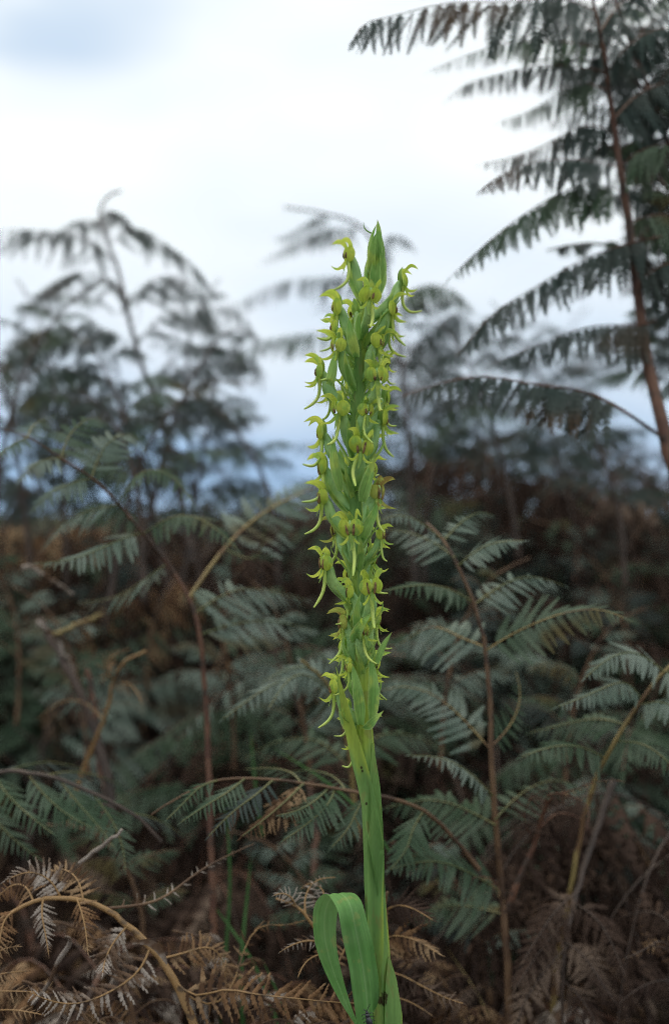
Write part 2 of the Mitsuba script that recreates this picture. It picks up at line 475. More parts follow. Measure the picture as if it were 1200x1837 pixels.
# tall frond at the right, against the sky
yA = 1.13
frond('bracken_frond', 'tall dark bracken frond on a red-brown stalk at the right, leaflets hanging against sky',
      stem_px([(1235, 960, 1.10), (1205, 830, 1.11), (1180, 730, 1.12), (1157, 620, yA), (1140, 500, yA), (1124, 380, yA), (1106, 270, yA), (1090, 150, 1.12), (1072, 40, 1.10), (1045, -60, 1.08)]),
      [pin([(1178, 575), (1142, 583), (1080, 583), (1000, 603), (940, 628), (887, 652)], yA, 1.10, 62, 20, **HANG),
       pin([(1185, 424), (1130, 436), (1042, 467), (950, 521), (883, 563), (846, 605), (815, 640)], yA, 1.08, 66, 26, **HANG),
       pin([(1124, 345), (1050, 332), (950, 378), (880, 430), (808, 497)], yA, 1.10, 62, 22, **HANG),
       pin([(1110, 300), (1050, 288), (980, 287), (905, 310), (862, 341)], yA, 1.06, 55, 18, **HANG),
       pin([(1104, 240), (1050, 225), (990, 253), (920, 282), (866, 294)], yA, 1.17, 50, 18, **HANG),
       pin([(1094, 165), (1035, 150), (970, 188), (895, 220)], 1.12, 1.16, 48, 16, **HANG),
       pin([(1088, 130), (1025, 118), (950, 120), (880, 138), (840, 150), (803, 178)], 1.12, 1.18, 42, 18, **HANG),
       pin([(1080, 85), (1000, 74), (920, 76), (850, 95), (770, 128)], 1.12, 1.15, 40, 18, **HANG),
       pin([(1068, 20), (1000, -4), (920, 3), (800, 6), (700, 30), (655, 42), (633, 72)], 1.1, 1.02, 92, 17, lib='lush', droop=1.3, theta=60, sway=0.3, taper=0.5),
       pin([(1195, 790), (1130, 745), (1050, 703), (960, 690), (870, 676), (790, 688), (720, 712)], 1.11, 1.08, 74, 24, rad=0.0016, start=0.25, droop=1.1, theta=70, sway=0.4, taper=0.5),
       pin([(1142, 510), (1180, 480), (1250, 470), (1330, 520)], yA, 1.1, 62, 14, **HANG),
       pin([(1128, 400), (1180, 385), (1250, 400), (1320, 440)], yA, 1.2, 60, 14, **HANG),
       pin([(1112, 300), (1160, 265), (1230, 265), (1300, 310)], yA, 1.05, 60, 14, **HANG),
       pin([(1100, 215), (1150, 165), (1220, 150), (1290, 185)], 1.12, 1.2, 58, 14, **HANG),
       pin([(1088, 130), (1135, 75), (1200, 50), (1280, 70)], 1.12, 1.05, 56, 14, **HANG),
       pin([(1075, 60), (1110, 10), (1170, -25), (1240, -30)], 1.1, 1.15, 50, 12, **HANG)],
      'mat_stem_red', ['mat_fern_dark', 'mat_fern_dark', 'mat_fern_dark', 'mat_fern_green'], 'narrow', 11, grow=1.5, more=1.15, r0=0.0064, r1=0.0008)
# its dense neighbour in the top right corner
frond('bracken_frond', 'dense dark bracken frond filling the top right corner, with a few rusty leaflets',
      stem_px([(1300, 900, 1.22), (1275, 600, 1.22), (1240, 400, 1.22), (1195, 250, 1.22), (1150, 130, 1.2), (1110, 20, 1.18), (1080, -60, 1.16)]),
      [pin([(1232, 380), (1180, 340), (1110, 345), (1050, 390)], 1.22, 1.18, 70, 14, **HANG),
       pin([(1215, 310), (1150, 262), (1080, 262), (1010, 300)], 1.22, 1.26, 74, 15, lib='lush', **HANG),
       pin([(1190, 235), (1130, 190), (1060, 190), (985, 225)], 1.22, 1.2, 74, 15, lib='lush', **HANG),
       pin([(1165, 165), (1100, 130), (1030, 125), (950, 160)], 1.2, 1.25, 70, 15, lib='lush', **HANG),
       pin([(1140, 100), (1080, 60), (1000, 50), (920, 70)], 1.2, 1.16, 70, 15, lib='lush', **HANG),
       pin([(1115, 30), (1060, 8), (980, -8), (900, 20)], 1.18, 1.2, 66, 14, lib='lush', **HANG),
       pin([(1240, 420), (1200, 380), (1165, 400), (1130, 450)], 1.22, 1.3, 70, 12, mat='mat_dead_dark', **HANG),
       pin([(1200, 270), (1240, 215), (1300, 200)], 1.22, 1.2, 66, 12, **HANG),
       pin([(1170, 180), (1205, 120), (1270, 95)], 1.2, 1.15, 66, 12, lib='lush', **HANG),
       pin([(1135, 90), (1165, 40), (1230, 10)], 1.2, 1.24, 62, 12, lib='lush', **HANG)],
      'mat_stem_red', ['mat_fern_dark', 'mat_fern_green', 'mat_fern_dark'], 'narrow', 12, grow=1.3, r0=0.005)

# the left blurred frond against the sky
yC = 1.50
frond('bracken_frond', 'blurred tall bracken frond standing against the sky at the left, its tip curled over',
      stem_px([(345, 1010, 1.46), (315, 850, 1.48), (285, 740, 1.49), (250, 640, yC), (225, 540, yC), (200, 450, yC), (180, 390, yC), (190, 355, yC), (218, 342, yC)]),
      [pin([(205, 470), (150, 425), (80, 415), (0, 415), (-70, 450)], yC, 1.6, 66, 11, **LUMP),
       pin([(196, 440), (240, 410), (300, 440), (350, 480), (385, 530)], yC, 1.5, 60, 11, **LUMP),
       pin([(222, 530), (170, 490), (110, 500), (60, 540), (30, 590)], yC, 1.7, 66, 9, **LUMP),
       pin([(226, 545), (280, 500), (340, 505), (372, 560), (375, 620)], yC, 1.66, 64, 9, **LUMP),
       pin([(245, 625), (300, 560), (370, 555), (430, 560), (450, 600)], yC, 1.55, 62, 9, **LUMP),
       pin([(250, 640), (190, 590), (120, 600), (60, 640), (10, 690)], yC, 1.5, 70, 11, **LUMP),
       pin([(270, 700), (330, 630), (400, 620), (450, 640), (470, 690)], 1.6, 1.7, 66, 9, **LUMP),
       pin([(275, 715), (210, 680), (140, 690), (60, 720), (0, 770)], 1.6, 1.7, 72, 11, **LUMP),
       pin([(295, 780), (350, 720), (400, 720), (440, 760)], 1.6, 1.5, 66, 8, **LUMP),
       pin([(300, 795), (230, 770), (160, 780), (90, 830)], 1.6, 1.5, 74, 9, **LUMP),
       pin([(188, 400), (150, 395), (115, 410), (90, 440)], yC, 1.66, 44, 7, **LUMP),
       pin([(190, 380), (215, 385), (240, 420)], yC, 1.6, 40, 9, **LUMP)],
      'mat_stem_dark', ['mat_fern_dark'], 'lacy', 13, more=1.7, grow=1.25, whole=True)
yL = 1.95
frond('bracken_frond', 'blurred bracken frond leaning in at the left edge below the tall one',
      stem_px([(120, 1060, 1.9), (70, 880, yL), (20, 740, yL), (-30, 640, yL), (-90, 570, yL)]),
      [pin([(50, 830), (110, 740), (180, 720), (250, 760)], yL, 1.9, 80, 16, **HANG),
       pin([(25, 750), (70, 680), (130, 660), (190, 690)], yL, 2.0, 76, 15, **HANG),
       pin([(-5, 690), (30, 610), (80, 590), (120, 620)], yL, 1.9, 70, 14, **HANG),
       pin([(80, 900), (30, 860), (-40, 870)], yL, 1.8, 76, 12, **HANG),
       pin([(85, 920), (150, 830), (230, 810), (300, 860)], yL, 1.85, 80, 16, **HANG)],
      'mat_stem_dark', ['mat_fern_dark', 'mat_fern_green'], 'rough', 14, more=1.4, grow=1.3, whole=True)

# the pale blurred frond behind the orchid's top
yD = 1.62
frond('bracken_frond', 'faint blurred bracken frond behind the orchid top, long tips arching left',
      stem_px([(745, 1050, 1.58), (735, 850, 1.6), (722, 680, yD), (705, 560, yD), (690, 480, yD), (650, 410, yD), (590, 385, yD), (510, 372, yD)]),
      [pin([(722, 680), (680, 595), (590, 593), (500, 605), (430, 630), (398, 668)], yD, 1.56, 66, 22, **HANG),
       pin([(708, 575), (660, 500), (590, 497), (500, 508), (425, 545), (385, 552)], yD, 1.68, 56, 22, **HANG),
       pin([(650, 410), (600, 410), (540, 430), (468, 472)], yD, 1.72, 42, 18, **HANG),
       pin([(690, 480), (690, 430), (720, 425), (745, 450)], yD, 1.56, 36, 12, **HANG),
       pin([(706, 565), (750, 515), (810, 520), (850, 560)], yD, 1.56, 62, 15, **HANG),
       pin([(722, 670), (770, 590), (850, 580), (920, 620)], yD, 1.68, 66, 16, **HANG),
       pin([(728, 760), (690, 700), (640, 690), (560, 720)], 1.6, 1.5, 60, 16, **HANG),
       pin([(735, 830), (800, 740), (880, 730), (950, 770)], 1.6, 1.5, 66, 16, **HANG),
       pin([(590, 385), (560, 395), (520, 420), (490, 430)], yD, 1.68, 28, 14, **HANG)],
      'mat_stem_dark', ['mat_fern_dark', 'mat_fern_dark', 'mat_fern_green'], 'rough', 15, more=1.1, grow=1.15, whole=True)

def auto_frond(label, stem, Y, first, n, length, L, N, seed, mats, lib='lacy', droop=0.75, up=1.0, name='bracken_frond', stalk='mat_stem_dark', r0=0.0033, gaps=0.10, fall=1.0, **kw):
    """A frond whose paired pinnae are set out along its stalk: each rises, arches over and droops."""
    r = np.random.default_rng(seed)
    path = spline([P(a, b, Y) for a, b in stem], 60)
    tan = unit(np.gradient(path, axis=0))
    pins = []
    for q in range(n):
        t = first + (0.97 - first) * q / n
        for s in (-1, 1):
            if r.random() < gaps:
                continue
            i = min(59, int((t + r.uniform(-0.45, 0.45) * (0.9 - first) / n) * 59))
            ln = length * PX * Y * (1 - 0.85 * q / n) ** 0.9 * r.uniform(0.8, 1.15)
            d = unit(np.array([s * 1.0, r.uniform(-0.55, 0.55), 0]) + tan[i] * 0.55 * up)
            p0 = path[i]
            dz = r.uniform(0.25, 0.75) * fall
            pins.append(dict(path=np.array([p0, p0 + d * ln * 0.35 + UP * 0.05 * ln, p0 + d * ln * 0.72 - UP * dz * 0.18 * ln, p0 + d * ln - UP * dz * 0.62 * ln]),
                             L=L * PX * Y * (1 - 0.5 * q / n), N=max(7, int(N * (1 - 0.4 * q / n))), up=unit(np.array([r.normal(0, 0.2), -0.4, 1.0])),
                             droop=droop * r.uniform(0.6, 1.3), theta=62, sway=0.45, taper=0.5, skip=0.08, mat=mats[r.integers(len(mats))]))
    return frond(name, label, [P(a, b, Y) for a, b in stem], pins, stalk, mats, lib, seed, r0=r0, r1=0.0008, whole=True, **kw)


DK = ['mat_fern_dark']
DG = ['mat_fern_dark', 'mat_fern_dark', 'mat_fern_green']
auto_frond('blurred dark frond rising between the tall left one and the orchid, bent to the right', [(330, 1050), (350, 900), (375, 760), (400, 660), (440, 610)], 1.55, 0.35, 6, 150, 66, 15, 61, DK)
auto_frond('dark tangled frond crossing in front of the tall left one, leaning left', [(300, 1050), (265, 880), (215, 720), (150, 610), (80, 560)], 1.42, 0.35, 7, 190, 72, 16, 62, DG)
auto_frond('dark drooping frond at the left edge at the height of the sky gap', [(60, 1050), (40, 880), (20, 740), (-10, 640), (-50, 590)], 1.5, 0.3, 6, 190, 72, 15, 63, DK)
auto_frond('short dark frond under the tall left one, its tip near the centre of its stalk', [(260, 1080), (255, 960), (235, 830), (190, 740), (140, 700)], 1.34, 0.35, 6, 170, 66, 15, 64, DG)
auto_frond('thin lacy frond against the sky between the tall left one and the left edge', [(120, 1050), (115, 880), (100, 720), (75, 580), (30, 500)], 1.6, 0.4, 7, 150, 50, 13, 72, DK)
auto_frond('thin lacy frond against the sky just right of the tall left one', [(360, 1050), (345, 860), (335, 700), (350, 570), (395, 500)], 1.6, 0.4, 7, 130, 48, 13, 73, DK)
auto_frond('lacy frond bending right towards the spike, its tip nodding in the sky gap', [(250, 1050), (290, 830), (350, 670), (425, 590), (475, 640)], 1.45, 0.45, 6, 110, 50, 13, 74, DK)
auto_frond('lacy frond bending left out of the sky gap beside the spike', [(500, 1050), (480, 880), (420, 770), (330, 700), (230, 690)], 1.5, 0.3, 7, 110, 50, 13, 75, DG)
auto_frond('thin frond against the sky low down right of the spike', [(760, 1050), (770, 900), (800, 780), (850, 720), (920, 700)], 1.6, 0.3, 6, 120, 50, 13, 76, DG)
HG = dict(lib='narrow', droop=1.2, gaps=0.05, fall=1.2)
auto_frond('dark frond crossing the tall right stalk level with the spike tip, leaning left', [(1330, 620), (1270, 450), (1190, 330), (1090, 262), (985, 255)], 1.17, 0.2, 10, 110, 52, 16, 77, DG, **HG)
auto_frond('dark frond crossing the tall right stalk near the top, tip to the left', [(1320, 420), (1260, 270), (1170, 170), (1060, 112), (945, 112)], 1.2, 0.2, 10, 110, 52, 16, 78, DK, **HG)
auto_frond('dark frond crossing the tall right stalk below the spike tip, tip to the left', [(1330, 770), (1270, 610), (1190, 500), (1090, 440), (980, 450)], 1.25, 0.2, 10, 110, 50, 16, 79, DG, **HG)
for q, (px, py, Y, lean) in enumerate(((20, 870, 1.7, 60), (110, 850, 1.85, -50), (215, 880, 1.65, 60), (310, 860, 1.9, -60), (735, 860, 1.75, 50), (815, 880, 1.95, -60), (900, 850, 1.7, 50), (985, 870, 1.9, -60), (1070, 845, 1.7, 60), (1150, 865, 1.9, -50), (1215, 840, 1.7, -60), (150, 800, 2.0, 50), (1010, 800, 2.1, 60))):
    w = ('at the far left', 'left of the middle', 'behind the spike', 'right of the middle', 'at the far right')[int(np.clip(px // 240, 0, 4))]
    auto_frond('small lacy frond hiding the horizon %s' % w, [(px - lean * 0.4, py + 260), (px - lean * 0.35, py + 160), (px - lean * 0.1, py + 75), (px + lean * 0.4, py + 20), (px + lean * 1.1, py + 6)], Y, 0.25, 6, 105, 44, 12, 120 + q, DG if q % 3 else ['mat_dead_dark', 'mat_fern_dark'], group='small lacy fronds on the horizon %s' % w)
auto_frond('wide lacy frond over the left edge, its pinnae spread like a fan against the sky', [(-20, 1050), (0, 850), (40, 680), (110, 560), (200, 500)], 1.42, 0.4, 8, 180, 46, 15, 140, DG)
auto_frond('wide lacy frond spreading over the left part of the sky gap', [(200, 1080), (230, 900), (290, 760), (370, 690), (460, 690)], 1.38, 0.35, 8, 130, 44, 14, 141, DG)
auto_frond('blurred low frond in the sky gap left of the orchid', [(470, 1080), (465, 1000), (440, 910), (400, 850), (350, 830)], 1.7, 0.3, 5, 130, 56, 13, 65, DK)
auto_frond('blurred frond spreading right from behind the orchid top', [(930, 1000), (905, 850), (860, 700), (800, 590), (735, 520)], 1.55, 0.3, 8, 180, 66, 16, 66, DK)
auto_frond('blurred frond midway between the spike and the tall right frond', [(1010, 980), (1000, 840), (975, 700), (930, 600), (880, 540)], 1.65, 0.35, 7, 170, 62, 15, 67, DK)
auto_frond('dark frond low in front of the tall right frond stalk', [(1120, 1050), (1105, 900), (1070, 800), (1020, 740), (960, 715)], 1.45, 0.35, 6, 150, 60, 14, 68, DG)
auto_frond('dark frond at the right edge below the dense corner frond', [(1240, 800), (1225, 640), (1200, 520), (1170, 430), (1140, 370)], 1.35, 0.2, 10, 170, 70, 19, 69, DG, lib='lush', gaps=0.03)
auto_frond('dark frond filling the right edge above the dense corner frond', [(1290, 560), (1260, 400), (1215, 250), (1170, 130), (1130, 60)], 1.3, 0.2, 10, 190, 74, 19, 70, DG, lib='lush', gaps=0.03)
auto_frond('dark frond with lacy leaflets hanging across the top right edge', [(1330, 400), (1280, 220), (1210, 80), (1130, -10), (1060, -60)], 1.24, 0.2, 10, 190, 84, 19, 71, ['mat_fern_dark', 'mat_fern_dark', 'mat_fern_green'], lib='lush', gaps=0.03)

GL = ['mat_fern_green', 'mat_fern_glaucous', 'mat_fern_dark']
GG = ['mat_fern_glaucous', 'mat_fern_glaucous', 'mat_fern_green']
LOW = dict(lib='lacy', grow=0.9, droop=0.4, stalk='mat_stem_brown', r0=0.0022, fall=0.8)
auto_frond('pale grey-green frond spreading low behind the middle of the spike, left side', [(560, 1420), (545, 1300), (520, 1180), (490, 1090), (440, 1030)], 1.3, 0.3, 6, 130, 60, 15, 81, GG, **LOW)
auto_frond('grey-green frond at the far left under the fork, among grey twigs', [(160, 1400), (150, 1280), (125, 1170), (80, 1090), (20, 1050)], 1.35, 0.3, 6, 130, 56, 15, 82, GG, **LOW)
auto_frond('green frond right of the spike between two others, tip leaning right', [(790, 1380), (800, 1240), (830, 1120), (880, 1040), (950, 1000)], 1.25, 0.3, 6, 140, 62, 15, 83, GL, **LOW)
auto_frond('dull frond in the shade at the right, below the brown thicket', [(1010, 1450), (1020, 1320), (1050, 1200), (1100, 1120), (1160, 1090)], 1.3, 0.3, 6, 140, 60, 15, 84, GL, **LOW)
auto_frond('shaded green frond low behind the stem, leaning left under the hanging one', [(600, 1800), (590, 1690), (550, 1590), (490, 1520), (410, 1490)], 1.2, 0.3, 6, 130, 56, 15, 85, GL, **LOW)
auto_frond('shaded green frond at the lower left above the dead pinnae', [(260, 1720), (250, 1620), (215, 1540), (160, 1490), (80, 1480)], 1.15, 0.3, 6, 120, 50, 15, 86, GL, **LOW)
auto_frond('fine green frond at the lower right of the stem, tips pointing left', [(880, 1800), (860, 1690), (820, 1590), (770, 1530), (700, 1510)], 1.14, 0.3, 6, 130, 56, 15, 87, GL, **LOW)
auto_frond('dull green frond at the right edge low down, in front of dark litter', [(1180, 1700), (1170, 1580), (1130, 1490), (1080, 1440), (1020, 1430)], 1.2, 0.3, 6, 130, 54, 15, 88, GL, **LOW)
auto_frond('light tipped frond left of the spike at mid height, half behind the red stalk', [(420, 1380), (415, 1250), (400, 1130), (430, 1020), (490, 960)], 1.4, 0.3, 6, 130, 60, 15, 89, GG, **LOW)
auto_frond('grey-green frond at the left edge at mid height', [(30, 1300), (35, 1180), (20, 1080), (-20, 1010), (-80, 980)], 1.45, 0.3, 6, 150, 62, 15, 90, GG, **LOW)
auto_frond('small blurred frond against the brown thicket at the far right', [(1130, 1250), (1120, 1130), (1080, 1030), (1020, 960), (950, 930)], 1.6, 0.3, 6, 120, 56, 14, 91, GL, **LOW)
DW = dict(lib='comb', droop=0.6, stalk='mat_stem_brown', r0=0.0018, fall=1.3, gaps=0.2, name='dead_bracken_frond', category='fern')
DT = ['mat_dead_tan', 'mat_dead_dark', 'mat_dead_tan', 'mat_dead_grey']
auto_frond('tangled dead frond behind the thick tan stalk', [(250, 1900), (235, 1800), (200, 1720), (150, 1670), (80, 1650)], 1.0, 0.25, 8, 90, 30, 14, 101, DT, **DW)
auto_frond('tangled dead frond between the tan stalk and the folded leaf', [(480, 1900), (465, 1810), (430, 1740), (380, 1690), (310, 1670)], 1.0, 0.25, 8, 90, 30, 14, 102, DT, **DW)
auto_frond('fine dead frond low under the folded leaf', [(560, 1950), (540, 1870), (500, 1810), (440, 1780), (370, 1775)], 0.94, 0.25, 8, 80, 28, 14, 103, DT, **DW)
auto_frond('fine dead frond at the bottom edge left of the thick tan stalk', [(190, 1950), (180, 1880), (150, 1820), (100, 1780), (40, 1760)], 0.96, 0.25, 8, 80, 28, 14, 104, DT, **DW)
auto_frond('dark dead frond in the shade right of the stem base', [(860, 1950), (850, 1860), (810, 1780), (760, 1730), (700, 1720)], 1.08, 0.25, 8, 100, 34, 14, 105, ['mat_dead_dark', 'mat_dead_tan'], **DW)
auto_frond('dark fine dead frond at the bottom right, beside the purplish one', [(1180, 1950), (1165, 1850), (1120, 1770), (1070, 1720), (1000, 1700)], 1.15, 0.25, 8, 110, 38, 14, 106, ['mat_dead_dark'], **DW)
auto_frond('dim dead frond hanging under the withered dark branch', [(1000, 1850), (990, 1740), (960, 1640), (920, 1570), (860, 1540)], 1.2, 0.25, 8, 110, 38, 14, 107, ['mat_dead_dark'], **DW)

# mid-left frond with its forked yellow stalk
yE = 1.12
FL = dict(droop=0.35, theta=60, sway=0.26, taper=0.62)
frond('bracken_frond', 'green bracken frond with a forked red-brown and yellow stalk left of the orchid',
      stem_px([(385, 1700, 1.10), (378, 1500, 1.11), (373, 1320, 1.12), (362, 1170, 1.12), (342, 1080, 1.12), (300, 1012, 1.12), (255, 955, 1.11), (215, 905, 1.10), (165, 858, 1.08), (110, 822, 1.06), (50, 785, 1.04), (-10, 765, 1.02)]),
      [pin([(340, 1072), (375, 1020), (420, 965), (480, 915), (540, 885), (600, 862), (660, 845)], 1.12, 1.26, 95, 15, up=(0.2, -0.7, 0.8), rad=0.0016, start=0.34, mat='mat_fern_glaucous', rmat='mat_stem_yellow', **FL),
       pin([(255, 955), (200, 975), (140, 1000), (70, 1010)], 1.11, 1.04, 62, 14, up=(0, -0.5, 1), mat='mat_fern_glaucous', **FL),
       pin([(300, 1012), (260, 1040), (210, 1070), (150, 1080)], 1.12, 1.18, 60, 12, up=(0, -0.6, 1), mat='mat_fern_glaucous', **FL),
       pin([(258, 958), (320, 925), (375, 940), (425, 985)], 1.11, 1.05, 62, 14, up=(0.2, -0.6, 1), **FL),
       pin([(215, 905), (150, 920), (110, 945), (75, 985)], 1.1, 1.16, 55, 13, up=(0, -0.6, 1), **FL),
       pin([(215, 903), (250, 850), (300, 850), (345, 900)], 1.1, 1.04, 58, 13, up=(0.2, -0.6, 1), **FL),
       pin([(165, 858), (190, 800), (230, 780), (265, 810)], 1.08, 1.12, 55, 12, up=(0.2, -0.6, 1), **FL),
       pin([(165, 858), (110, 875), (60, 915)], 1.08, 1.04, 50, 11, up=(0, -0.6, 1), **FL),
       pin([(110, 822), (130, 775), (170, 750), (205, 770)], 1.06, 1.1, 48, 11, up=(0.2, -0.6, 1), **FL),
       pin([(110, 822), (70, 830), (35, 865)], 1.06, 1.02, 44, 10, up=(0, -0.6, 1), **FL),
       pin([(50, 785), (65, 760), (100, 745)], 1.04, 1.08, 36, 9, up=(0.2, -0.6, 1), **FL),
       pin([(50, 785), (20, 800), (-10, 830)], 1.04, 1.0, 34, 9, up=(0, -0.6, 1), **FL),
       pin([(405, 985), (460, 1000), (475, 950), (485, 915)], 1.15, 1.1, 50, 10, up=(0.4, -0.8, 0.4), mat='mat_dead_dark', lib='dead', droop=0.8, theta=60, sway=0.3),
       pin([(350, 1100), (420, 1060), (480, 1060), (545, 1075)], 1.12, 1.2, 74, 13, up=(0.1, -0.7, 0.9), mat='mat_fern_glaucous', **FL),
       pin([(356, 1140), (420, 1120), (490, 1115), (560, 1130)], 1.12, 1.17, 76, 13, up=(0.1, -0.7, 0.9), mat='mat_fern_glaucous', **FL)],
      'mat_stem_red', ['mat_fern_green', 'mat_fern_green', 'mat_fern_glaucous'], 'lush', 16, more=1.1, r0=0.0029, r1=0.0005, rib='mat_rib', grow=1.1)
frond('bracken_frond', 'pale green bracken frond low behind the orchid, its light tips pointing left at mid height',
      stem_px([(640, 1500, 1.16), (630, 1380, 1.15), (615, 1290, 1.13), (590, 1230, 1.1), (540, 1185, 1.07)]),
      [pin([(615, 1290), (560, 1225), (510, 1220), (440, 1260), (400, 1290)], 1.13, 1.05, 46, 15, up=(0, -0.8, 0.8), **FL),
       pin([(600, 1245), (540, 1210), (505, 1235), (483, 1270)], 1.1, 1.03, 36, 12, up=(0, -0.8, 0.8), **FL),
       pin([(590, 1230), (560, 1200), (520, 1200), (470, 1225)], 1.1, 1.1, 40, 12, up=(0, -0.8, 0.8), **FL),
       pin([(630, 1380), (570, 1330), (500, 1330), (440, 1360)], 1.15, 1.2, 60, 13, up=(0, -0.6, 1), mat='mat_fern_green', **FL),
       pin([(628, 1360), (680, 1320), (740, 1320), (800, 1350)], 1.15, 1.2, 60, 13, up=(0, -0.6, 1), mat='mat_fern_green', **FL)],
      'mat_stem_yellow', ['mat_fern_glaucous'], 'lush', 17, more=1.1, r0=0.0024, rib='mat_rib', grow=1.2)

# mid-right frond on its straight stalk
yF = 1.05
frond('bracken_frond', 'green bracken frond on a straight brown stalk right of the orchid, with spreading lacy pinnae',
      stem_px([(918, 1900, 1.06), (908, 1720, 1.06), (896, 1560, 1.06), (884, 1420, yF), (879, 1280, yF), (870, 1170, yF), (852, 1090, yF), (822, 1015, yF), (795, 970, 1.06), (765, 938, 1.08)]),
      [pin([(870, 1168), (915, 1140), (960, 1118), (1020, 1098), (1080, 1095), (1118, 1108)], yF, 1.0, 92, 15, up=(0.1, -0.75, 0.7), rmat='mat_stem_yellow', **FL),
       pin([(868, 1160), (820, 1140), (780, 1125), (740, 1140), (700, 1170)], yF, 1.12, 92, 13, up=(-0.1, -0.75, 0.7), rmat='mat_stem_yellow', **FL),
       pin([(850, 1085), (900, 1050), (950, 1035), (1010, 1050)], yF, 1.1, 66, 13, up=(0.1, -0.6, 0.9), **FL),
       pin([(848, 1080), (800, 1055), (750, 1050), (690, 1060)], yF, 1.0, 60, 13, up=(-0.1, -0.6, 0.9), mat='mat_fern_green', **FL),
       pin([(822, 1015), (860, 985), (900, 972), (938, 970)], yF, 1.02, 56, 13, up=(0, -0.6, 0.9), mat='mat_fern_glaucous', **FL),
       pin([(815, 1000), (780, 975), (730, 955), (690, 950)], yF, 1.12, 60, 13, up=(0, -0.6, 0.9), mat='mat_fern_glaucous', **FL),
       pin([(795, 970), (830, 935), (860, 920), (885, 925)], 1.06, 1.1, 42, 11, up=(0, -0.6, 0.9), mat='mat_fern_glaucous', **FL),
       pin([(790, 965), (750, 935), (715, 925), (680, 935)], 1.06, 1.02, 42, 11, up=(0, -0.6, 0.9), mat='mat_fern_glaucous', **FL),
       pin([(880, 1345), (840, 1300), (790, 1255), (730, 1232), (680, 1240)], yF, 1.1, 74, 14, up=(-0.1, -0.7, 0.8), rmat='mat_stem_yellow', **FL),
       pin([(880, 1340), (915, 1300), (932, 1250), (925, 1205)], yF, 1.1, 42, 10, up=(0.6, -0.7, 0.3), rmat='mat_stem_yellow', **FL),
       pin([(885, 1430), (840, 1385), (790, 1360), (735, 1355)], yF, 1.0, 54, 14, up=(0, -0.5, 1), mat='mat_fern_glaucous', **FL),
       pin([(889, 1480), (830, 1450), (770, 1435), (690, 1450)], yF, 1.1, 84, 15, up=(0, -0.7, 0.8), **FL),
       pin([(888, 1470), (940, 1420), (1000, 1400), (1050, 1420)], yF, 1.14, 70, 13, up=(0, -0.6, 0.9), mat='mat_fern_green', **FL),
       pin([(900, 1600), (830, 1560), (770, 1545), (700, 1560)], 1.06, 1.0, 84, 15, up=(0, -0.7, 0.8), **FL),
       pin([(902, 1640), (860, 1630), (800, 1625), (740, 1650)], 1.06, 1.12, 80, 13, up=(0, -0.7, 0.8), **FL)],
      'mat_stem_brown', ['mat_fern_green', 'mat_fern_green', 'mat_fern_glaucous'], 'lush', 18, more=1.1, r0=0.0031, r1=0.0010, cap=300, rib='mat_rib')
frond('bracken_frond', 'withered dark branch of bracken forking off the straight stalk at the lower right',
      stem_px([(908, 1640, 1.07), (935, 1565, 1.07), (960, 1510, 1.07), (975, 1455, 1.06), (990, 1430, 1.05)]),
      [pin([(978, 1450), (985, 1425), (1030, 1430), (1055, 1450), (1050, 1490)], 1.06, 1.02, 40, 11, up=(0.3, -0.8, 0.6), lib='dead', droop=0.8),
       pin([(968, 1485), (1000, 1460), (1040, 1470), (1065, 1510)], 1.07, 1.1, 46, 11, up=(0.3, -0.8, 0.6), lib='dead', droop=1.0),
       pin([(960, 1510), (940, 1470), (955, 1430), (985, 1415)], 1.07, 1.02, 44, 11, up=(-0.3, -0.8, 0.6), lib='dead', droop=0.9),
       pin([(1000, 1425), (1040, 1412), (1080, 1400), (1118, 1402)], 1.05, 1.0, 14, 9, up=(0, -0.5, 0.9), mat='mat_dead_tan', lib='comb', droop=0.2),
       pin([(908, 1620), (890, 1585), (870, 1572), (848, 1575)], 1.06, 1.02, 18, 8, up=(0, -0.5, 0.9), mat='mat_dead_tan', lib='comb', droop=0.5)],
      'mat_stem_red', ['mat_dead_dark'], 'dead', 19, r0=0.0028)

# right edge fronds
yG = 1.04
frond('bracken_frond', 'grey-green bracken frond reaching in from the right edge, its narrow tips pointing left',
      stem_px([(985, 1950, 1.12), (1000, 1720, 1.10), (1030, 1560, 1.08), (1060, 1420, 1.07), (1100, 1335, 1.05), (1145, 1262, yG), (1190, 1205, yG), (1240, 1160, yG)]),
      [pin([(1150, 1255), (1120, 1225), (1070, 1240), (1000, 1268)], yG, 1.0, 52, 15, up=(-0.1, -0.6, 0.9), **FL),
       pin([(1190, 1205), (1140, 1172), (1095, 1180), (1050, 1215)], yG, 1.0, 60, 15, up=(-0.1, -0.6, 0.9), **FL),
       pin([(1120, 1300), (1070, 1290), (1010, 1300), (950, 1315)], 1.05, 1.1, 55, 14, up=(-0.1, -0.7, 0.8), mat='mat_fern_green', **FL),
       pin([(1085, 1360), (1040, 1340), (990, 1340), (935, 1358)], 1.06, 1.0, 60, 14, up=(-0.1, -0.7, 0.8), mat='mat_fern_green', **FL),
       pin([(1145, 1265), (1185, 1260), (1230, 1280)], yG, 1.0, 62, 12, up=(0.1, -0.7, 0.8), **FL),
       pin([(1105, 1330), (1150, 1335), (1190, 1360), (1230, 1400)], 1.05, 1.0, 52, 13, up=(0.1, -0.7, 0.8), mat='mat_fern_green', **FL),
       pin([(1190, 1205), (1230, 1215), (1280, 1245)], yG, 1.0, 60, 12, up=(0.1, -0.7, 0.8), **FL)],
      'mat_stem_yellow', ['mat_fern_glaucous'], 'lush', 20, more=1.1, r0=0.0026, rib='mat_rib', grow=1.1)

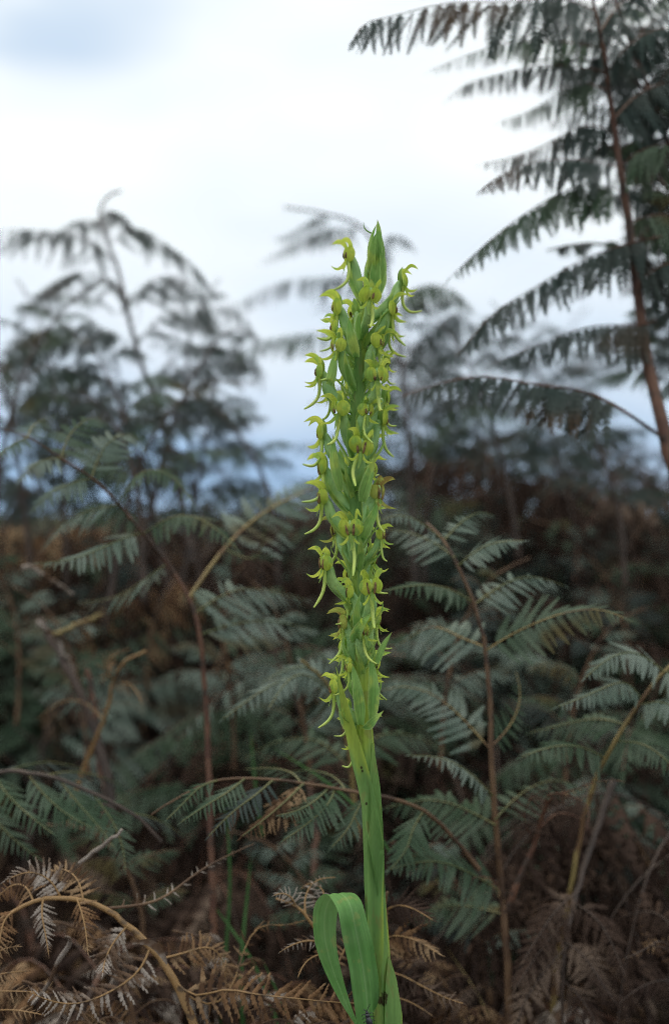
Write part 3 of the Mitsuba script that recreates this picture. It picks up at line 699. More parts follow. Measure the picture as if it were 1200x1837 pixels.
# green frond just left of the orchid's stem
yH = 0.985
frond('bracken_frond', 'green bracken frond hanging beside the lower orchid stem, some of its pinna tips turned brown',
      stem_px([(860, 1560, 1.05), (780, 1470, 1.03), (700, 1432, 1.0), (620, 1418, 0.99), (540, 1404, yH), (460, 1396, yH), (390, 1400, yH), (330, 1425, yH), (272, 1462, yH)]),
      [pin([(440, 1396), (410, 1420), (370, 1445), (325, 1475)], yH, 0.94, 30, 15, up=(-0.2, -0.8, 0.6), **FL),
       pin([(490, 1399), (460, 1425), (420, 1455), (375, 1500)], yH, 0.95, 34, 15, up=(-0.2, -0.8, 0.6), mat='mat_fern_dark', **FL),
       pin([(545, 1405), (520, 1430), (480, 1465), (435, 1500)], yH, 0.94, 36, 15, up=(-0.2, -0.8, 0.6), mat='mat_dead_tan', lib='dead', label='brown withered pinna hanging beside green ones', **FL),
       pin([(600, 1416), (590, 1440), (555, 1475), (508, 1508)], 0.99, 0.95, 38, 16, up=(-0.2, -0.8, 0.6), **FL),
       pin([(590, 1414), (560, 1440), (530, 1455), (500, 1462)], 0.99, 0.92, 34, 13, up=(-0.2, -0.8, 0.6), **FL),
       pin([(660, 1424), (640, 1455), (625, 1485), (595, 1520)], 1.0, 0.97, 36, 14, up=(-0.2, -0.8, 0.6), **FL),
       pin([(540, 1404), (520, 1385), (480, 1378), (440, 1380)], yH, 1.06, 26, 12, up=(0, -0.4, 1), **FL),
       pin([(620, 1418), (600, 1395), (560, 1382), (520, 1384)], 0.99, 1.07, 30, 12, up=(0, -0.4, 1), **FL),
       pin([(390, 1400), (360, 1412), (330, 1440), (300, 1470)], yH, 0.95, 22, 11, up=(-0.2, -0.8, 0.6), **FL),
       pin([(760, 1455), (740, 1490), (730, 1520), (700, 1560)], 1.03, 1.0, 44, 13, up=(-0.2, -0.8, 0.6), **FL)],
      'mat_stem_brown', ['mat_fern_green'], 'strap', 21, r0=0.0017, r1=0.0006, cap=300, min_part=8, rib='mat_rib', grow=1.5)
frond('bracken_frond', 'dark green bracken frond drooping at the left edge above the dead brown ones',
      stem_px([(-120, 1480, 1.12), (-60, 1410, 1.10), (0, 1385, 1.08), (80, 1392, 1.06), (160, 1420, 1.05), (240, 1462, 1.04), (290, 1510, 1.04)]),
      [pin([(-10, 1386), (10, 1420), (50, 1460), (95, 1495)], 1.08, 1.02, 44, 14, up=(0.2, -0.8, 0.6), **FL),
       pin([(50, 1388), (80, 1425), (120, 1460), (165, 1485)], 1.07, 1.02, 44, 14, up=(0.2, -0.8, 0.6), **FL),
       pin([(110, 1402), (140, 1440), (175, 1480), (205, 1520)], 1.06, 1.02, 42, 14, up=(0.2, -0.8, 0.6), **FL),
       pin([(-40, 1400), (-20, 1450), (20, 1500), (70, 1540)], 1.1, 1.05, 44, 14, up=(0.2, -0.8, 0.6), **FL),
       pin([(165, 1422), (200, 1470), (220, 1520), (225, 1560)], 1.05, 1.02, 38, 13, up=(0.2, -0.8, 0.6), **FL),
       pin([(80, 1392), (120, 1385), (170, 1390), (220, 1410)], 1.06, 1.16, 44, 13, up=(0.1, -0.5, 1), **FL),
       pin([(10, 1385), (50, 1372), (100, 1368), (150, 1380)], 1.08, 1.18, 44, 13, up=(0.1, -0.5, 1), **FL),
       pin([(230, 1458), (280, 1470), (330, 1500)], 1.04, 1.12, 38, 12, up=(0.1, -0.5, 1), mat='mat_fern_dark', **FL)],
      'mat_stem_dark', ['mat_fern_green', 'mat_fern_dark'], 'strap', 22, r0=0.002, rib='mat_rib', grow=1.35)

# ------------------------------------------------------------------ dead bracken in the foreground
DD = dict(droop=0.25, theta=68, sway=0.35, taper=0.6)
frond('dead_bracken_frond', 'tan dead bracken frond with thick bent stalk and curled hanging pinnae, lower left',
      stem_px([(372, 1930, 0.93), (352, 1850, 0.93), (322, 1775, 0.93), (285, 1715, 0.93), (240, 1670, 0.93), (190, 1630, 0.93), (130, 1612, 0.925), (70, 1614, 0.92), (20, 1638, 0.92), (-30, 1670, 0.92)]),
      [pin([(78, 1613), (76, 1640), (82, 1675), (88, 1712)], 0.92, 0.90, 26, 13, up=(0, -1, 0.2), **DD),
       pin([(138, 1612), (148, 1640), (155, 1675), (158, 1708)], 0.925, 0.90, 30, 14, up=(0, -1, 0.2), **DD),
       pin([(150, 1616), (140, 1580), (115, 1560), (75, 1572)], 0.925, 0.95, 34, 14, up=(0, -0.9, 0.4), **DD),
       pin([(110, 1611), (90, 1580), (55, 1565), (10, 1580)], 0.925, 0.91, 36, 14, up=(0, -0.9, 0.4), **DD),
       pin([(60, 1616), (45, 1590), (20, 1590), (-10, 1620)], 0.92, 0.94, 30, 12, up=(0, -0.9, 0.4), **DD),
       pin([(30, 1632), (10, 1650), (0, 1690), (-5, 1725)], 0.92, 0.89, 30, 12, up=(0, -1, 0.2), **DD),
       pin([(230, 1660), (205, 1690), (190, 1720), (185, 1745)], 0.93, 0.90, 40, 10, up=(0, -1, 0.2), mat='mat_dead_grey', **DD),
       pin([(270, 1698), (250, 1740), (200, 1778), (140, 1800), (90, 1795), (50, 1778)], 0.93, 0.88, 36, 16, up=(0.2, -0.9, 0.5), mat='mat_dead_grey', lib='comb', droop=0.15, theta=75, sway=0.35, taper=0.35, label='bleached whitish pinna curling low to the left'),
       pin([(290, 1720), (335, 1708), (375, 1700), (398, 1720), (405, 1755)], 0.93, 0.95, 34, 13, up=(0, -0.9, 0.4), **DD),
       pin([(312, 1758), (350, 1785), (400, 1776), (450, 1782), (520, 1790), (590, 1797), (645, 1800)], 0.93, 0.88, 48, 16, up=(0, -0.9, 0.3), lib='comb', droop=0.45, theta=80, sway=0.2, taper=0.35),
       pin([(325, 1778), (385, 1800), (420, 1760), (440, 1700), (468, 1662), (505, 1660), (545, 1652)], 0.93, 0.97, 24, 14, up=(0.3, -0.9, 0.2), lib='dead', droop=0.5, theta=60, sway=0.5, taper=0.4, mat='mat_dead_tan'),
       pin([(190, 1630), (240, 1625), (290, 1612), (335, 1580), (380, 1550), (420, 1530), (455, 1514)], 0.93, 0.98, 17, 15, up=(0, -0.9, 0.4), mat='mat_dead_grey', rmat='mat_stem_brown', lib='comb', rad=0.0011, droop=0.15, theta=60, sway=0.6, skip=0.25, taper=0.5, label='grey rib with a few bleached stubs pointing up right')],
      'mat_stem_tan', ['mat_dead_tan', 'mat_dead_tan', 'mat_dead_tan', 'mat_dead_grey'], 'comb', 31, r0=0.0031, r1=0.0010, cap=300, min_part=8, grow=1.2)
frond('dead_bracken_frond', 'orange-brown dead bracken frond poking in at the bottom left corner',
      stem_px([(-140, 1900, 0.94), (-90, 1830, 0.94), (-60, 1770, 0.94), (-40, 1720, 0.94), (-25, 1675, 0.94)]),
      [pin([(-50, 1745), (-20, 1720), (10, 1702), (36, 1698)], 0.94, 0.9, 26, 12, up=(0, -0.9, 0.5), **DD),
       pin([(-62, 1775), (-20, 1755), (15, 1745), (52, 1742)], 0.94, 0.9, 30, 13, up=(0, -0.9, 0.5), **DD),
       pin([(-75, 1800), (-20, 1782), (20, 1778), (66, 1780)], 0.94, 0.9, 30, 13, up=(0, -0.9, 0.5), **DD),
       pin([(-90, 1830), (-20, 1815), (25, 1812), (75, 1820)], 0.94, 0.9, 30, 13, up=(0, -0.9, 0.5), **DD),
       pin([(-100, 1850), (-20, 1850), (30, 1850), (80, 1860)], 0.94, 0.92, 30, 13, up=(0, -0.9, 0.5), **DD),
       pin([(-30, 1690), (-10, 1675), (12, 1668), (30, 1672)], 0.94, 0.91, 24, 10, up=(0, -0.9, 0.5), **DD)],
      'mat_stem_tan', ['mat_dead_tan'], 'comb', 32, r0=0.002, min_part=8, grow=1.2)
frond('dead_bracken_frond', 'small dead bracken frond with pale curled pinnae just left of the folded orchid leaf',
      stem_px([(660, 1990, 0.97), (640, 1860, 0.96), (610, 1770, 0.95), (580, 1700, 0.94), (555, 1650, 0.93), (530, 1625, 0.93), (495, 1612, 0.93)]),
      [pin([(575, 1690), (550, 1688), (525, 1695), (502, 1708)], 0.94, 0.9, 14, 8, up=(0, -0.9, 0.5), lib='comb', **DD),
       pin([(590, 1715), (575, 1712), (550, 1725), (535, 1752)], 0.945, 0.9, 14, 8, up=(0, -0.9, 0.5), lib='comb', **DD),
       pin([(560, 1660), (575, 1630), (580, 1600), (560, 1585), (540, 1595)], 0.935, 0.96, 18, 10, up=(0.4, -0.9, 0.4), mat='mat_dead_grey', **DD),
       pin([(548, 1640), (548, 1610), (565, 1582), (600, 1574)], 0.93, 0.95, 18, 10, up=(-0.4, -0.9, 0.4), mat='mat_dead_grey', **DD),
       pin([(530, 1625), (520, 1608), (505, 1603), (492, 1606)], 0.93, 0.92, 18, 7, up=(0, -0.9, 0.5), **DD),
       pin([(600, 1740), (620, 1700), (640, 1670), (660, 1650)], 0.95, 0.97, 20, 9, up=(0.4, -0.9, 0.4), **DD)],
      'mat_stem_tan', ['mat_dead_tan', 'mat_dead_grey'], 'comb', 33, grow=1.3, r0=0.0022, r1=0.0008, min_part=7)
frond('dead_bracken_frond', 'brown dead bracken frond with long straight leaflets right beside the orchid stem base',
      stem_px([(640, 1960, 0.99), (650, 1850, 0.99), (668, 1740, 0.98), (680, 1660, 0.97), (695, 1600, 0.96)]),
      [pin([(684, 1640), (710, 1625), (740, 1630), (775, 1650)], 0.97, 0.93, 44, 12, up=(0.2, -0.95, 0.3), lib='comb', droop=0.6, theta=70, sway=0.25, taper=0.5),
       pin([(674, 1700), (700, 1680), (740, 1685), (785, 1710)], 0.98, 0.93, 52, 13, up=(0.2, -0.95, 0.3), lib='comb', droop=0.7, theta=70, sway=0.25, taper=0.5),
       pin([(662, 1770), (700, 1745), (750, 1765), (800, 1790), (830, 1800)], 0.985, 0.93, 34, 14, up=(0.2, -0.95, 0.3), droop=0.3, theta=65, sway=0.35, taper=0.5),
       pin([(655, 1815), (700, 1790), (740, 1800), (775, 1822)], 0.99, 0.94, 32, 12, up=(0.2, -0.95, 0.3), droop=0.3, theta=65, sway=0.35, taper=0.5, mat='mat_dead_dark')],
      'mat_stem_tan', ['mat_dead_tan', 'mat_dead_tan', 'mat_dead_dark'], 'comb', 34, grow=1.15, r0=0.0028, min_part=8)
frond('dead_bracken_frond', 'dark purplish-brown dead bracken frond hanging at the lower right',
      stem_px([(1100, 1400, 1.12), (1065, 1500, 1.1), (1040, 1580, 1.08), (1020, 1660, 1.06), (1010, 1740, 1.05), (1008, 1850, 1.05)]),
      [pin([(1035, 1600), (1000, 1630), (965, 1680), (940, 1720)], 1.07, 1.02, 62, 14, up=(-0.2, -0.9, 0.3), **DD),
       pin([(1025, 1640), (980, 1690), (945, 1740), (925, 1770)], 1.06, 1.02, 62, 14, up=(-0.2, -0.9, 0.3), **DD),
       pin([(1015, 1700), (970, 1750), (940, 1800), (920, 1850)], 1.05, 1.02, 60, 14, up=(-0.2, -0.9, 0.3), **DD),
       pin([(1030, 1620), (1070, 1650), (1100, 1700), (1120, 1750)], 1.07, 1.02, 60, 14, up=(0.2, -0.9, 0.3), **DD),
       pin([(1015, 1690), (1050, 1720), (1080, 1765), (1105, 1800)], 1.05, 1.02, 56, 14, up=(0.2, -0.9, 0.3), **DD),
       pin([(1010, 1760), (1040, 1790), (1065, 1830), (1080, 1870)], 1.05, 1.02, 50, 13, up=(0.2, -0.9, 0.3), **DD)],
      'mat_stem_dark', ['mat_dead_dark'], 'dead', 35, r0=0.003)
frond('dead_bracken_frond', 'dead bracken frond with tan twisted tips at the bottom right edge',
      stem_px([(1290, 1960, 1.08), (1260, 1850, 1.07), (1230, 1760, 1.06), (1215, 1680, 1.05), (1210, 1600, 1.05)]),
      [pin([(1228, 1750), (1190, 1700), (1165, 1695), (1150, 1650)], 1.06, 1.0, 22, 10, up=(-0.2, -0.9, 0.3), mat='mat_dead_tan', lib='comb', **DD),
       pin([(1235, 1770), (1190, 1690), (1160, 1700), (1120, 1720)], 1.06, 1.0, 20, 11, up=(-0.2, -0.9, 0.3), mat='mat_dead_tan', lib='comb', **DD),
       pin([(1245, 1800), (1200, 1760), (1150, 1770), (1110, 1800)], 1.06, 1.02, 50, 13, up=(-0.2, -0.9, 0.3), **DD),
       pin([(1215, 1680), (1180, 1640), (1130, 1640), (1090, 1660)], 1.05, 1.1, 50, 13, up=(-0.2, -0.9, 0.3), **DD)],
      'mat_stem_dark', ['mat_dead_dark'], 'dead', 36)
frond('dead_bracken_frond', 'pale tan shrivelled bracken tip among the shadows at the far left of mid height',
      stem_px([(120, 1480, 1.25), (150, 1380, 1.23), (190, 1280, 1.2), (205, 1220, 1.18), (228, 1185, 1.16), (262, 1168, 1.15)]),
      [pin([(205, 1220), (190, 1200), (200, 1180), (230, 1165)], 1.18, 1.14, 26, 10, up=(0, -0.9, 0.4), **DD),
       pin([(200, 1235), (225, 1225), (245, 1240), (255, 1262)], 1.18, 1.14, 26, 10, up=(0, -0.9, 0.4), **DD),
       pin([(185, 1290), (150, 1260), (110, 1260), (70, 1290)], 1.2, 1.24, 40, 12, up=(0, -0.9, 0.4), mat='mat_dead_dark', **DD)],
      'mat_stem_tan', ['mat_dead_tan'], 'dead', 37, r0=0.0022, whole=True)

# single dry bits
k = add('dry_grass', sheet(spline(px_path([(238, 1692), (262, 1688), (285, 1702), (300, 1730)], 0.90, 0.92), 14), (0.3, -0.4, 0.8), interp([2, 5.5, 6, 5, 1.0], 14) * MM, 0.25, 5), 'mat_dead_grey')
tag(k, 'bleached whitish dry grass curved over the thick tan stalk', 'dry grass')
k = add('dry_stalk', tube(spline(px_path([(60, 1800), (90, 1760), (105, 1725), (122, 1700), (126, 1684), (118, 1680)], 0.95, 0.90), 18), interp([1.4, 1.2, 1.5, 1.8, 1.4, 0.6], 18) * MM, 7), 'mat_dead_grey')
tag(k, 'thin hooked whitish dry stalk at the bottom left', 'dry stalk')
k = add('dry_stick', tube(spline(px_path([(143, 1548), (180, 1520), (220, 1488)], 0.98, 0.95), 10) + rng.normal(0, 0.0006, (10, 3)), interp([1.2, 1.6, 1.0], 10) * MM, 6), 'mat_dead_grey')
tag(k, 'short pale straight twig standing out above the dead fronds at the left', 'twig')

# ------------------------------------------------------------------ grass blades
GR = [([(388, 1900, 1.12), (405, 1700, 1.12), (412, 1560, 1.12), (402, 1430, 1.13)], 9, 'upright green grass blade left of the orchid, nearest the red fern stalk'),
      ([(440, 1900, 1.1), (432, 1740, 1.1), (444, 1600, 1.12), (450, 1540, 1.13)], 10, 'upright green grass blade left of the orchid, second from the red fern stalk'),
      ([(520, 1920, 1.06), (460, 1740, 1.08), (410, 1660, 1.1), (380, 1620, 1.12)], 8, 'slanting green grass blade crossing the upright ones'),
      ([(700, 1530, 1.05), (640, 1450, 1.07), (560, 1385, 1.1), (490, 1342, 1.13)], 6, 'long blue-green grass blade slanting up left behind the orchid stem'),
      ([(560, 1950, 1.04), (505, 1800, 1.04), (470, 1720, 1.05)], 8, 'short green grass blade below the folded orchid leaf'),
      ([(900, 1900, 1.1), (870, 1810, 1.1), (835, 1750, 1.12), (800, 1700, 1.13)], 4, 'thin yellowish grass stalk leaning left at the lower right'),
      ([(470, 1500, 1.2), (455, 1380, 1.2), (450, 1310, 1.22)], 7, 'faint green grass blade at mid height left of the orchid')]
for pts, w, lb in GR:
    c = spline(px_path(pts, 1, 1), 20)
    k = add('grass_blade', sheet(c, (1, -0.5, 0), interp([1, 1, 0.9, 0.65, 0.08], 20) * w * PX * 1.1, 0.3, 5), 'mat_stem_yellow' if 'yellowish' in lb else 'mat_grass')
    tag(k, lb, 'grass', 'grass blades among the bracken')

# ------------------------------------------------------------------ bracken: the thicket behind
def wild_frond(x, Y, h, lean, kind, seed, name, label, group, span=0.30):
    """A whole bracken frond rising from the ground at (x, Y): an arching stalk with paired pinnae, generated in space."""
    r = np.random.default_rng(seed)
    g = float(ground_height(np.array(x), np.array(Y)))
    a = r.uniform(0, 2 * np.pi)
    ld = np.array([math.cos(a), math.sin(a), 0]) * lean
    dead = kind in ('dead', 'rust')
    b = np.array([x, Y, g - 0.02])
    if dead:
        stem = [b, b + ld * 0.25 * h + UP * h * 0.62, b + ld * 0.6 * h + UP * h * 0.95, b + ld * 1.0 * h + UP * h * 0.92, b + ld * 1.3 * h + UP * h * r.uniform(0.55, 0.75)]
    else:
        stem = [b, b + ld * 0.12 * h + UP * h * 0.5, b + ld * 0.32 * h + UP * h * 0.82, b + ld * 0.55 * h + UP * h * 0.97, b + ld * 0.8 * h + UP * h * 1.0]
    path = spline(stem, 40)
    tan = unit(np.gradient(path, axis=0))
    side0 = unit(np.cross(tan[25], UP) + 1e-6)
    pins = []
    n = 7
    for q in range(n):
        t = 0.42 + 0.54 * q / n
        i = int(t * 39)
        for s in (-1, 1):
            if dead and r.random() < 0.15:
                continue
            ln = span * (1 - (q / n)) ** 0.8 * r.uniform(0.8, 1.15) + 0.04
            d = unit(side0 * s + tan[i] * 0.55 + r.normal(0, 0.15, 3))
            dr_ = r.uniform(0.5, 1.1) if dead else r.uniform(0.12, 0.4)
            p0 = path[i]
            pp = np.array([p0, p0 + d * ln * 0.4 + UP * 0.02 * ln, p0 + d * ln * 0.75 - UP * dr_ * ln * 0.35, p0 + d * ln * (0.95 if not dead else 0.85) - UP * dr_ * ln * 0.8])
            pins.append(dict(path=pp, L=ln * r.uniform(0.27, 0.36), N=(14 if Y < 2.2 else 11) if q < 4 else 9, up=unit(UP + tan[i] * -0.3 + r.normal(0, 0.2, 3)), rad=0.0012,
                             droop=r.uniform(0.5, 1.1) if dead else r.uniform(0.2, 0.7), sway=0.45 if dead else 0.25, skip=0.1 if dead else 0.0))
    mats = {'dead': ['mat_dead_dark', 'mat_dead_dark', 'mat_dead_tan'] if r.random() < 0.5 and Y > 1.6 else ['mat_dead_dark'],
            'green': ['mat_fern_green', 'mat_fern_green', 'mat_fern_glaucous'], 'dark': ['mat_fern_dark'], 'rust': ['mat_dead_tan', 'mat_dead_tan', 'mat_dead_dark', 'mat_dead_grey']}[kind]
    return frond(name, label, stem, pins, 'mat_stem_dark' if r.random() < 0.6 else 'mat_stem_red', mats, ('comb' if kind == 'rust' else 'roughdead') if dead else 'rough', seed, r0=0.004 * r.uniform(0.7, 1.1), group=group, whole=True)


def place_word(px):
    return ('at the far left', 'left of the middle', 'straight behind the orchid', 'right of the middle', 'at the far right')[int(np.clip(px // 240, 0, 4))]


def x_of(px, Y):
    return (px - 600) * PX * Y


def h_of(py, Y):
    return CAM_H - (py - 918.5) * PX * Y


r = np.random.default_rng(101)
sid = 1000
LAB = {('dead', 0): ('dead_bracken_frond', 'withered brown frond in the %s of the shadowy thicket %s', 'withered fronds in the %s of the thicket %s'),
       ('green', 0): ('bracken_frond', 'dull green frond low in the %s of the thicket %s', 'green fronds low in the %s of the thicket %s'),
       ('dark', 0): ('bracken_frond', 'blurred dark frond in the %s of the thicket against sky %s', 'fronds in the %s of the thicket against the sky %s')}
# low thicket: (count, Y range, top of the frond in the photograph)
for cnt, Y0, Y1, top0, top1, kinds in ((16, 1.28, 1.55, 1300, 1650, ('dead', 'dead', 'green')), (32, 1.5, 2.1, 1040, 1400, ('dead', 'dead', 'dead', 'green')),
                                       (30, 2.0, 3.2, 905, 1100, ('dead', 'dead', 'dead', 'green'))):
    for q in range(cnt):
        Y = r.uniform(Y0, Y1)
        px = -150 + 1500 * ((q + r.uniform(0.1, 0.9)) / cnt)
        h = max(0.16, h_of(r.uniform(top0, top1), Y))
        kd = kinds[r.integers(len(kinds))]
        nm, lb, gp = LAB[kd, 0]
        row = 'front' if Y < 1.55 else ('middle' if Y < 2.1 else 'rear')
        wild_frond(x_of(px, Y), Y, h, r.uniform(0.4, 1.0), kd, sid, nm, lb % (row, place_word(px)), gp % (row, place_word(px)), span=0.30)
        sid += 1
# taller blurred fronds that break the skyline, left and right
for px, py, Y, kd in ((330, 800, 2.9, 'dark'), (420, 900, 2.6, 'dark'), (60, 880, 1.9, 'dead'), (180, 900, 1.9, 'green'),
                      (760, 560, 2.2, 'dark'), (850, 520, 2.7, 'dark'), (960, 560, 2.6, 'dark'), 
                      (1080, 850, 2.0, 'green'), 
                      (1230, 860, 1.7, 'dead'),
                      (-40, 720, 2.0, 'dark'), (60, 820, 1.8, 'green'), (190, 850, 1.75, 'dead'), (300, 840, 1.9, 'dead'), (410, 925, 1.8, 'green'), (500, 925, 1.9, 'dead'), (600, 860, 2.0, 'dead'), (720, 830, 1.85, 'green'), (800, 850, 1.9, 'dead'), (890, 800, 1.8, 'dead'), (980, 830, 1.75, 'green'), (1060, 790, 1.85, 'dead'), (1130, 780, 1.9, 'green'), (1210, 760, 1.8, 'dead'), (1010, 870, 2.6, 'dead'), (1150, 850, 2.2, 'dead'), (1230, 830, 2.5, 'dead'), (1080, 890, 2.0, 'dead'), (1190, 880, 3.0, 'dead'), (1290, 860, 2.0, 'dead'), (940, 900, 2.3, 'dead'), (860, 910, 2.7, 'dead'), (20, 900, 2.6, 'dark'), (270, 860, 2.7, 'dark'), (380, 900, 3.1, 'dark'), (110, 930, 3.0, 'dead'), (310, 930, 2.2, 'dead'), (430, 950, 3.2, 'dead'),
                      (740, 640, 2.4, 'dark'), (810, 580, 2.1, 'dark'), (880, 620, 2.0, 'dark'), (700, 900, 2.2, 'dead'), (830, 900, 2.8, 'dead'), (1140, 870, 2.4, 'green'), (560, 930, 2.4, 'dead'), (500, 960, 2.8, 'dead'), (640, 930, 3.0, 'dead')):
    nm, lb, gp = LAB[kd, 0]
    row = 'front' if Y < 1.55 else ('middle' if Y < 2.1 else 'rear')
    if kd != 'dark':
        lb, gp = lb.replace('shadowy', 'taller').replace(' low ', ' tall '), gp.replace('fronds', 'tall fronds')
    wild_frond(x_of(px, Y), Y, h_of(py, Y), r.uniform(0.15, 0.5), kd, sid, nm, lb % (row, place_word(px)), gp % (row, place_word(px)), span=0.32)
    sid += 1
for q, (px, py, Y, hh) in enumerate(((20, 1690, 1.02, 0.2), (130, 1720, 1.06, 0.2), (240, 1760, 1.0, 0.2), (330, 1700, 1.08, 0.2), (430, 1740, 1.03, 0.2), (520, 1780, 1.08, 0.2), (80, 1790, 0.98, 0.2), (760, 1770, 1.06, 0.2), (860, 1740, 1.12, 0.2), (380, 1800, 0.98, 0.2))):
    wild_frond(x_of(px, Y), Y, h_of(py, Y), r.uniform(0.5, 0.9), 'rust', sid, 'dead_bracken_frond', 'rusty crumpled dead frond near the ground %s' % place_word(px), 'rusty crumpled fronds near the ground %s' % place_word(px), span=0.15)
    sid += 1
# bare dead stalks
for pts, rad, lb, m in (([(205, 1480), (190, 1370), (150, 1260), (105, 1165), (70, 1110)], 0.0045, 'dark bent dead stalk in the shadows at the left', 'mat_stem_dark'),
                        ([(196, 1500), (188, 1420), (178, 1330), (160, 1200)], 0.0035, 'dark upright dead stalk beside the bent one at the left', 'mat_stem_red'),
                        ([(45, 1015), (85, 1035), (130, 1065)], 0.0022, 'pale broken twig slanting at the far left', 'mat_dead_grey'),
                        ([(100, 1140), (150, 1115), (185, 1100)], 0.0019, 'straw-coloured broken stalk at the left', 'mat_stem_yellow'),
                        ([(70, 1115), (110, 1160), (135, 1215)], 0.0022, 'grey hanging twig in front of the bent dark stalk', 'mat_dead_grey'),
                        ([(560, 1600), (565, 1500), (555, 1400)], 0.0028, 'dim red-brown stalk left of the orchid stem', 'mat_stem_red'),
                        ([(1040, 1530), (1100, 1540), (1160, 1555)], 0.0030, 'pale fallen stalk lying at the right', 'mat_dead_tan')):
    Y = 1.22
    c = spline(px_path(pts, Y, Y + 0.05), 16)
    k = add('dead_stalk', tube(c + rng.normal(0, 0.0012, c.shape), np.linspace(1, 0.7, 16) * rad, 7), m)
    tag(k, lb, 'stalk')

# litter on the ground
r = np.random.default_rng(55)
ms = []
for q in range(2600):
    Y = 0.5 + 3.6 * r.random() ** 0.8
    x = r.uniform(-1, 1) * (0.30 * Y + 0.15)
    z = float(ground_height(np.array(x), np.array(Y))) + abs(r.normal(0, 0.03))
    d = unit(r.normal(0, 1, 3) * [1, 1, 0.35])
    nn = unit(UP + r.normal(0, 0.5, 3))
    n = unit(nn - d * (nn @ d))
    ln = r.uniform(0.03, 0.09)
    v, f = LIB['roughdead'][r.integers(3)]
    ms.append((v @ (np.stack([d, np.cross(n, d), n], 1) * ln).T + [x, Y, z], f))
scene['leaf_litter'] = mikit.ply(join(ms), 'mat_dead_dark', smooth=True)
tag('leaf_litter', 'brown crumbled bracken litter covering the ground', 'leaf litter', kind='stuff')

# ------------------------------------------------------------------ the orchid
O = 'flowering_orchid'
COUNT[O] = 1
tag(O, 'tall green orchid with a dense spike of yellow-green flowers standing in front of the bracken', 'orchid')
AX = np.array([(691, 2500), (691, 2200), (690, 1980), (687, 1837), (681, 1750), (677, 1680), (672, 1600), (668, 1500), (661, 1400), (655, 1330), (650, 1250), (646, 1150), (641, 1050), (638, 950), (637, 850), (641, 750), (646, 650), (655, 560), (667, 490), (675, 430)], float)
axis = np.array([P(a, b) for a, b in AX])
axis[0][2] = float(ground_height(axis[0][0], axis[0][1])) - 0.01
axis[1][2] = axis[0][2] * 0.5 + axis[2][2] * 0.5
axp = spline(axis, 120)
ay = np.interp(np.linspace(0, 1, 120), np.linspace(0, 1, len(AX)), AX[:, 1])
rad_px = np.interp(918.5 + (CAM_H - axp[:, 2]) / (PX * FOCUS), [420, 500, 700, 1000, 1250, 1400, 1600, 1837, 2500], [5, 8, 11.5, 12, 13.5, 15.5, 18, 22, 24])
v, fc = tube(axp, rad_px * PX * FOCUS, 48)
v[:-2] += (v[:-2] - np.repeat(axp, 48, 0)) * (0.045 * np.cos(np.arange(len(v) - 2) % 48 / 48 * 2 * np.pi * 11) + 0.05 * (meshkit.fbm(v[:-2] * 90, 3, seed=4) - 0.5))[:, None]
add(O + '__stem', (v, fc), 'mat_orchid_stem')


def on_axis(py):
    z = CAM_H - (py - 918.5) * PX * FOCUS
    return np.array([np.interp(z, axp[:, 2], axp[:, 0]), np.interp(z, axp[:, 2], axp[:, 1]), z])


# sheaths that clasp the stem
def clasp(py0, py1, az0, az1, wid_px, name, bsdf='mat_orchid_stem', out=1.18, tip=None, cup=0.62, tipw=0.1, n=26, nv=13):
    """A sheathing leaf: its base wraps the stem at py0, it runs up to py1, turning from az0 to az1, and ends in a free tip."""
    c, wd, W, cp = [], [], [], []
    for t in np.linspace(0, 1, n):
        py = py0 + (py1 - py0) * t
        a = math.radians(az0 + (az1 - az0) * t)
        f = np.array([math.sin(a), -math.cos(a), 0])
        p = on_axis(py)
        rp = np.interp(py, [420, 500, 700, 1000, 1250, 1400, 1600, 1837, 2500], [5, 8, 11.5, 12, 13.5, 15.5, 18, 22, 24])
        c.append(p + f * rp * PX * FOCUS * np.interp(t, [0, 0.22], [0.80, out]))
        wd.append([math.cos(a), math.sin(a), 0])
        W.append(wid_px * PX * FOCUS * np.interp(t, [0, 0.25, 0.6, 0.85, 1], [0.55, 1, 0.95, 0.55, tipw]))
        cp.append(np.interp(t, [0, 0.5, 1], [cup, cup * 0.95, cup * 0.55]))
    c = np.array(c)
    if tip is not None:
        t = np.linspace(0, 1, n)[:, None]
        w = np.clip((t - 0.45) / 0.55, 0, 1) ** 1.6
        c = c * (1 - w) + (c + (np.asarray(tip) - c[-1])) * w
    # bend towards the stem: the hollow faces the axis
    return add(f'{O}__{name}', sheet(c, -np.array(wd), np.array(W), np.array(cp), nv, pleats=0.012), bsdf)


clasp(1840, 1330, -18, 20, 45, 'leaf_sheath', tip=on_axis(1330) + [0.0042, -0.0035, 0], out=1.06, tipw=0.05)
k = clasp(1980, 1705, 10, 42, 54, 'leaf_sheath', out=1.10, tip=P(697, 1716, FOCUS - 0.004), tipw=0.08)
k = clasp(1600, 1195, 30, -58, 42, 'leaf', tip=P(603, 1196, FOCUS - 0.010), out=1.22, tipw=0.05)
labels[k] = {'label': 'slender upright leaf clasping the stem below the flowers'}

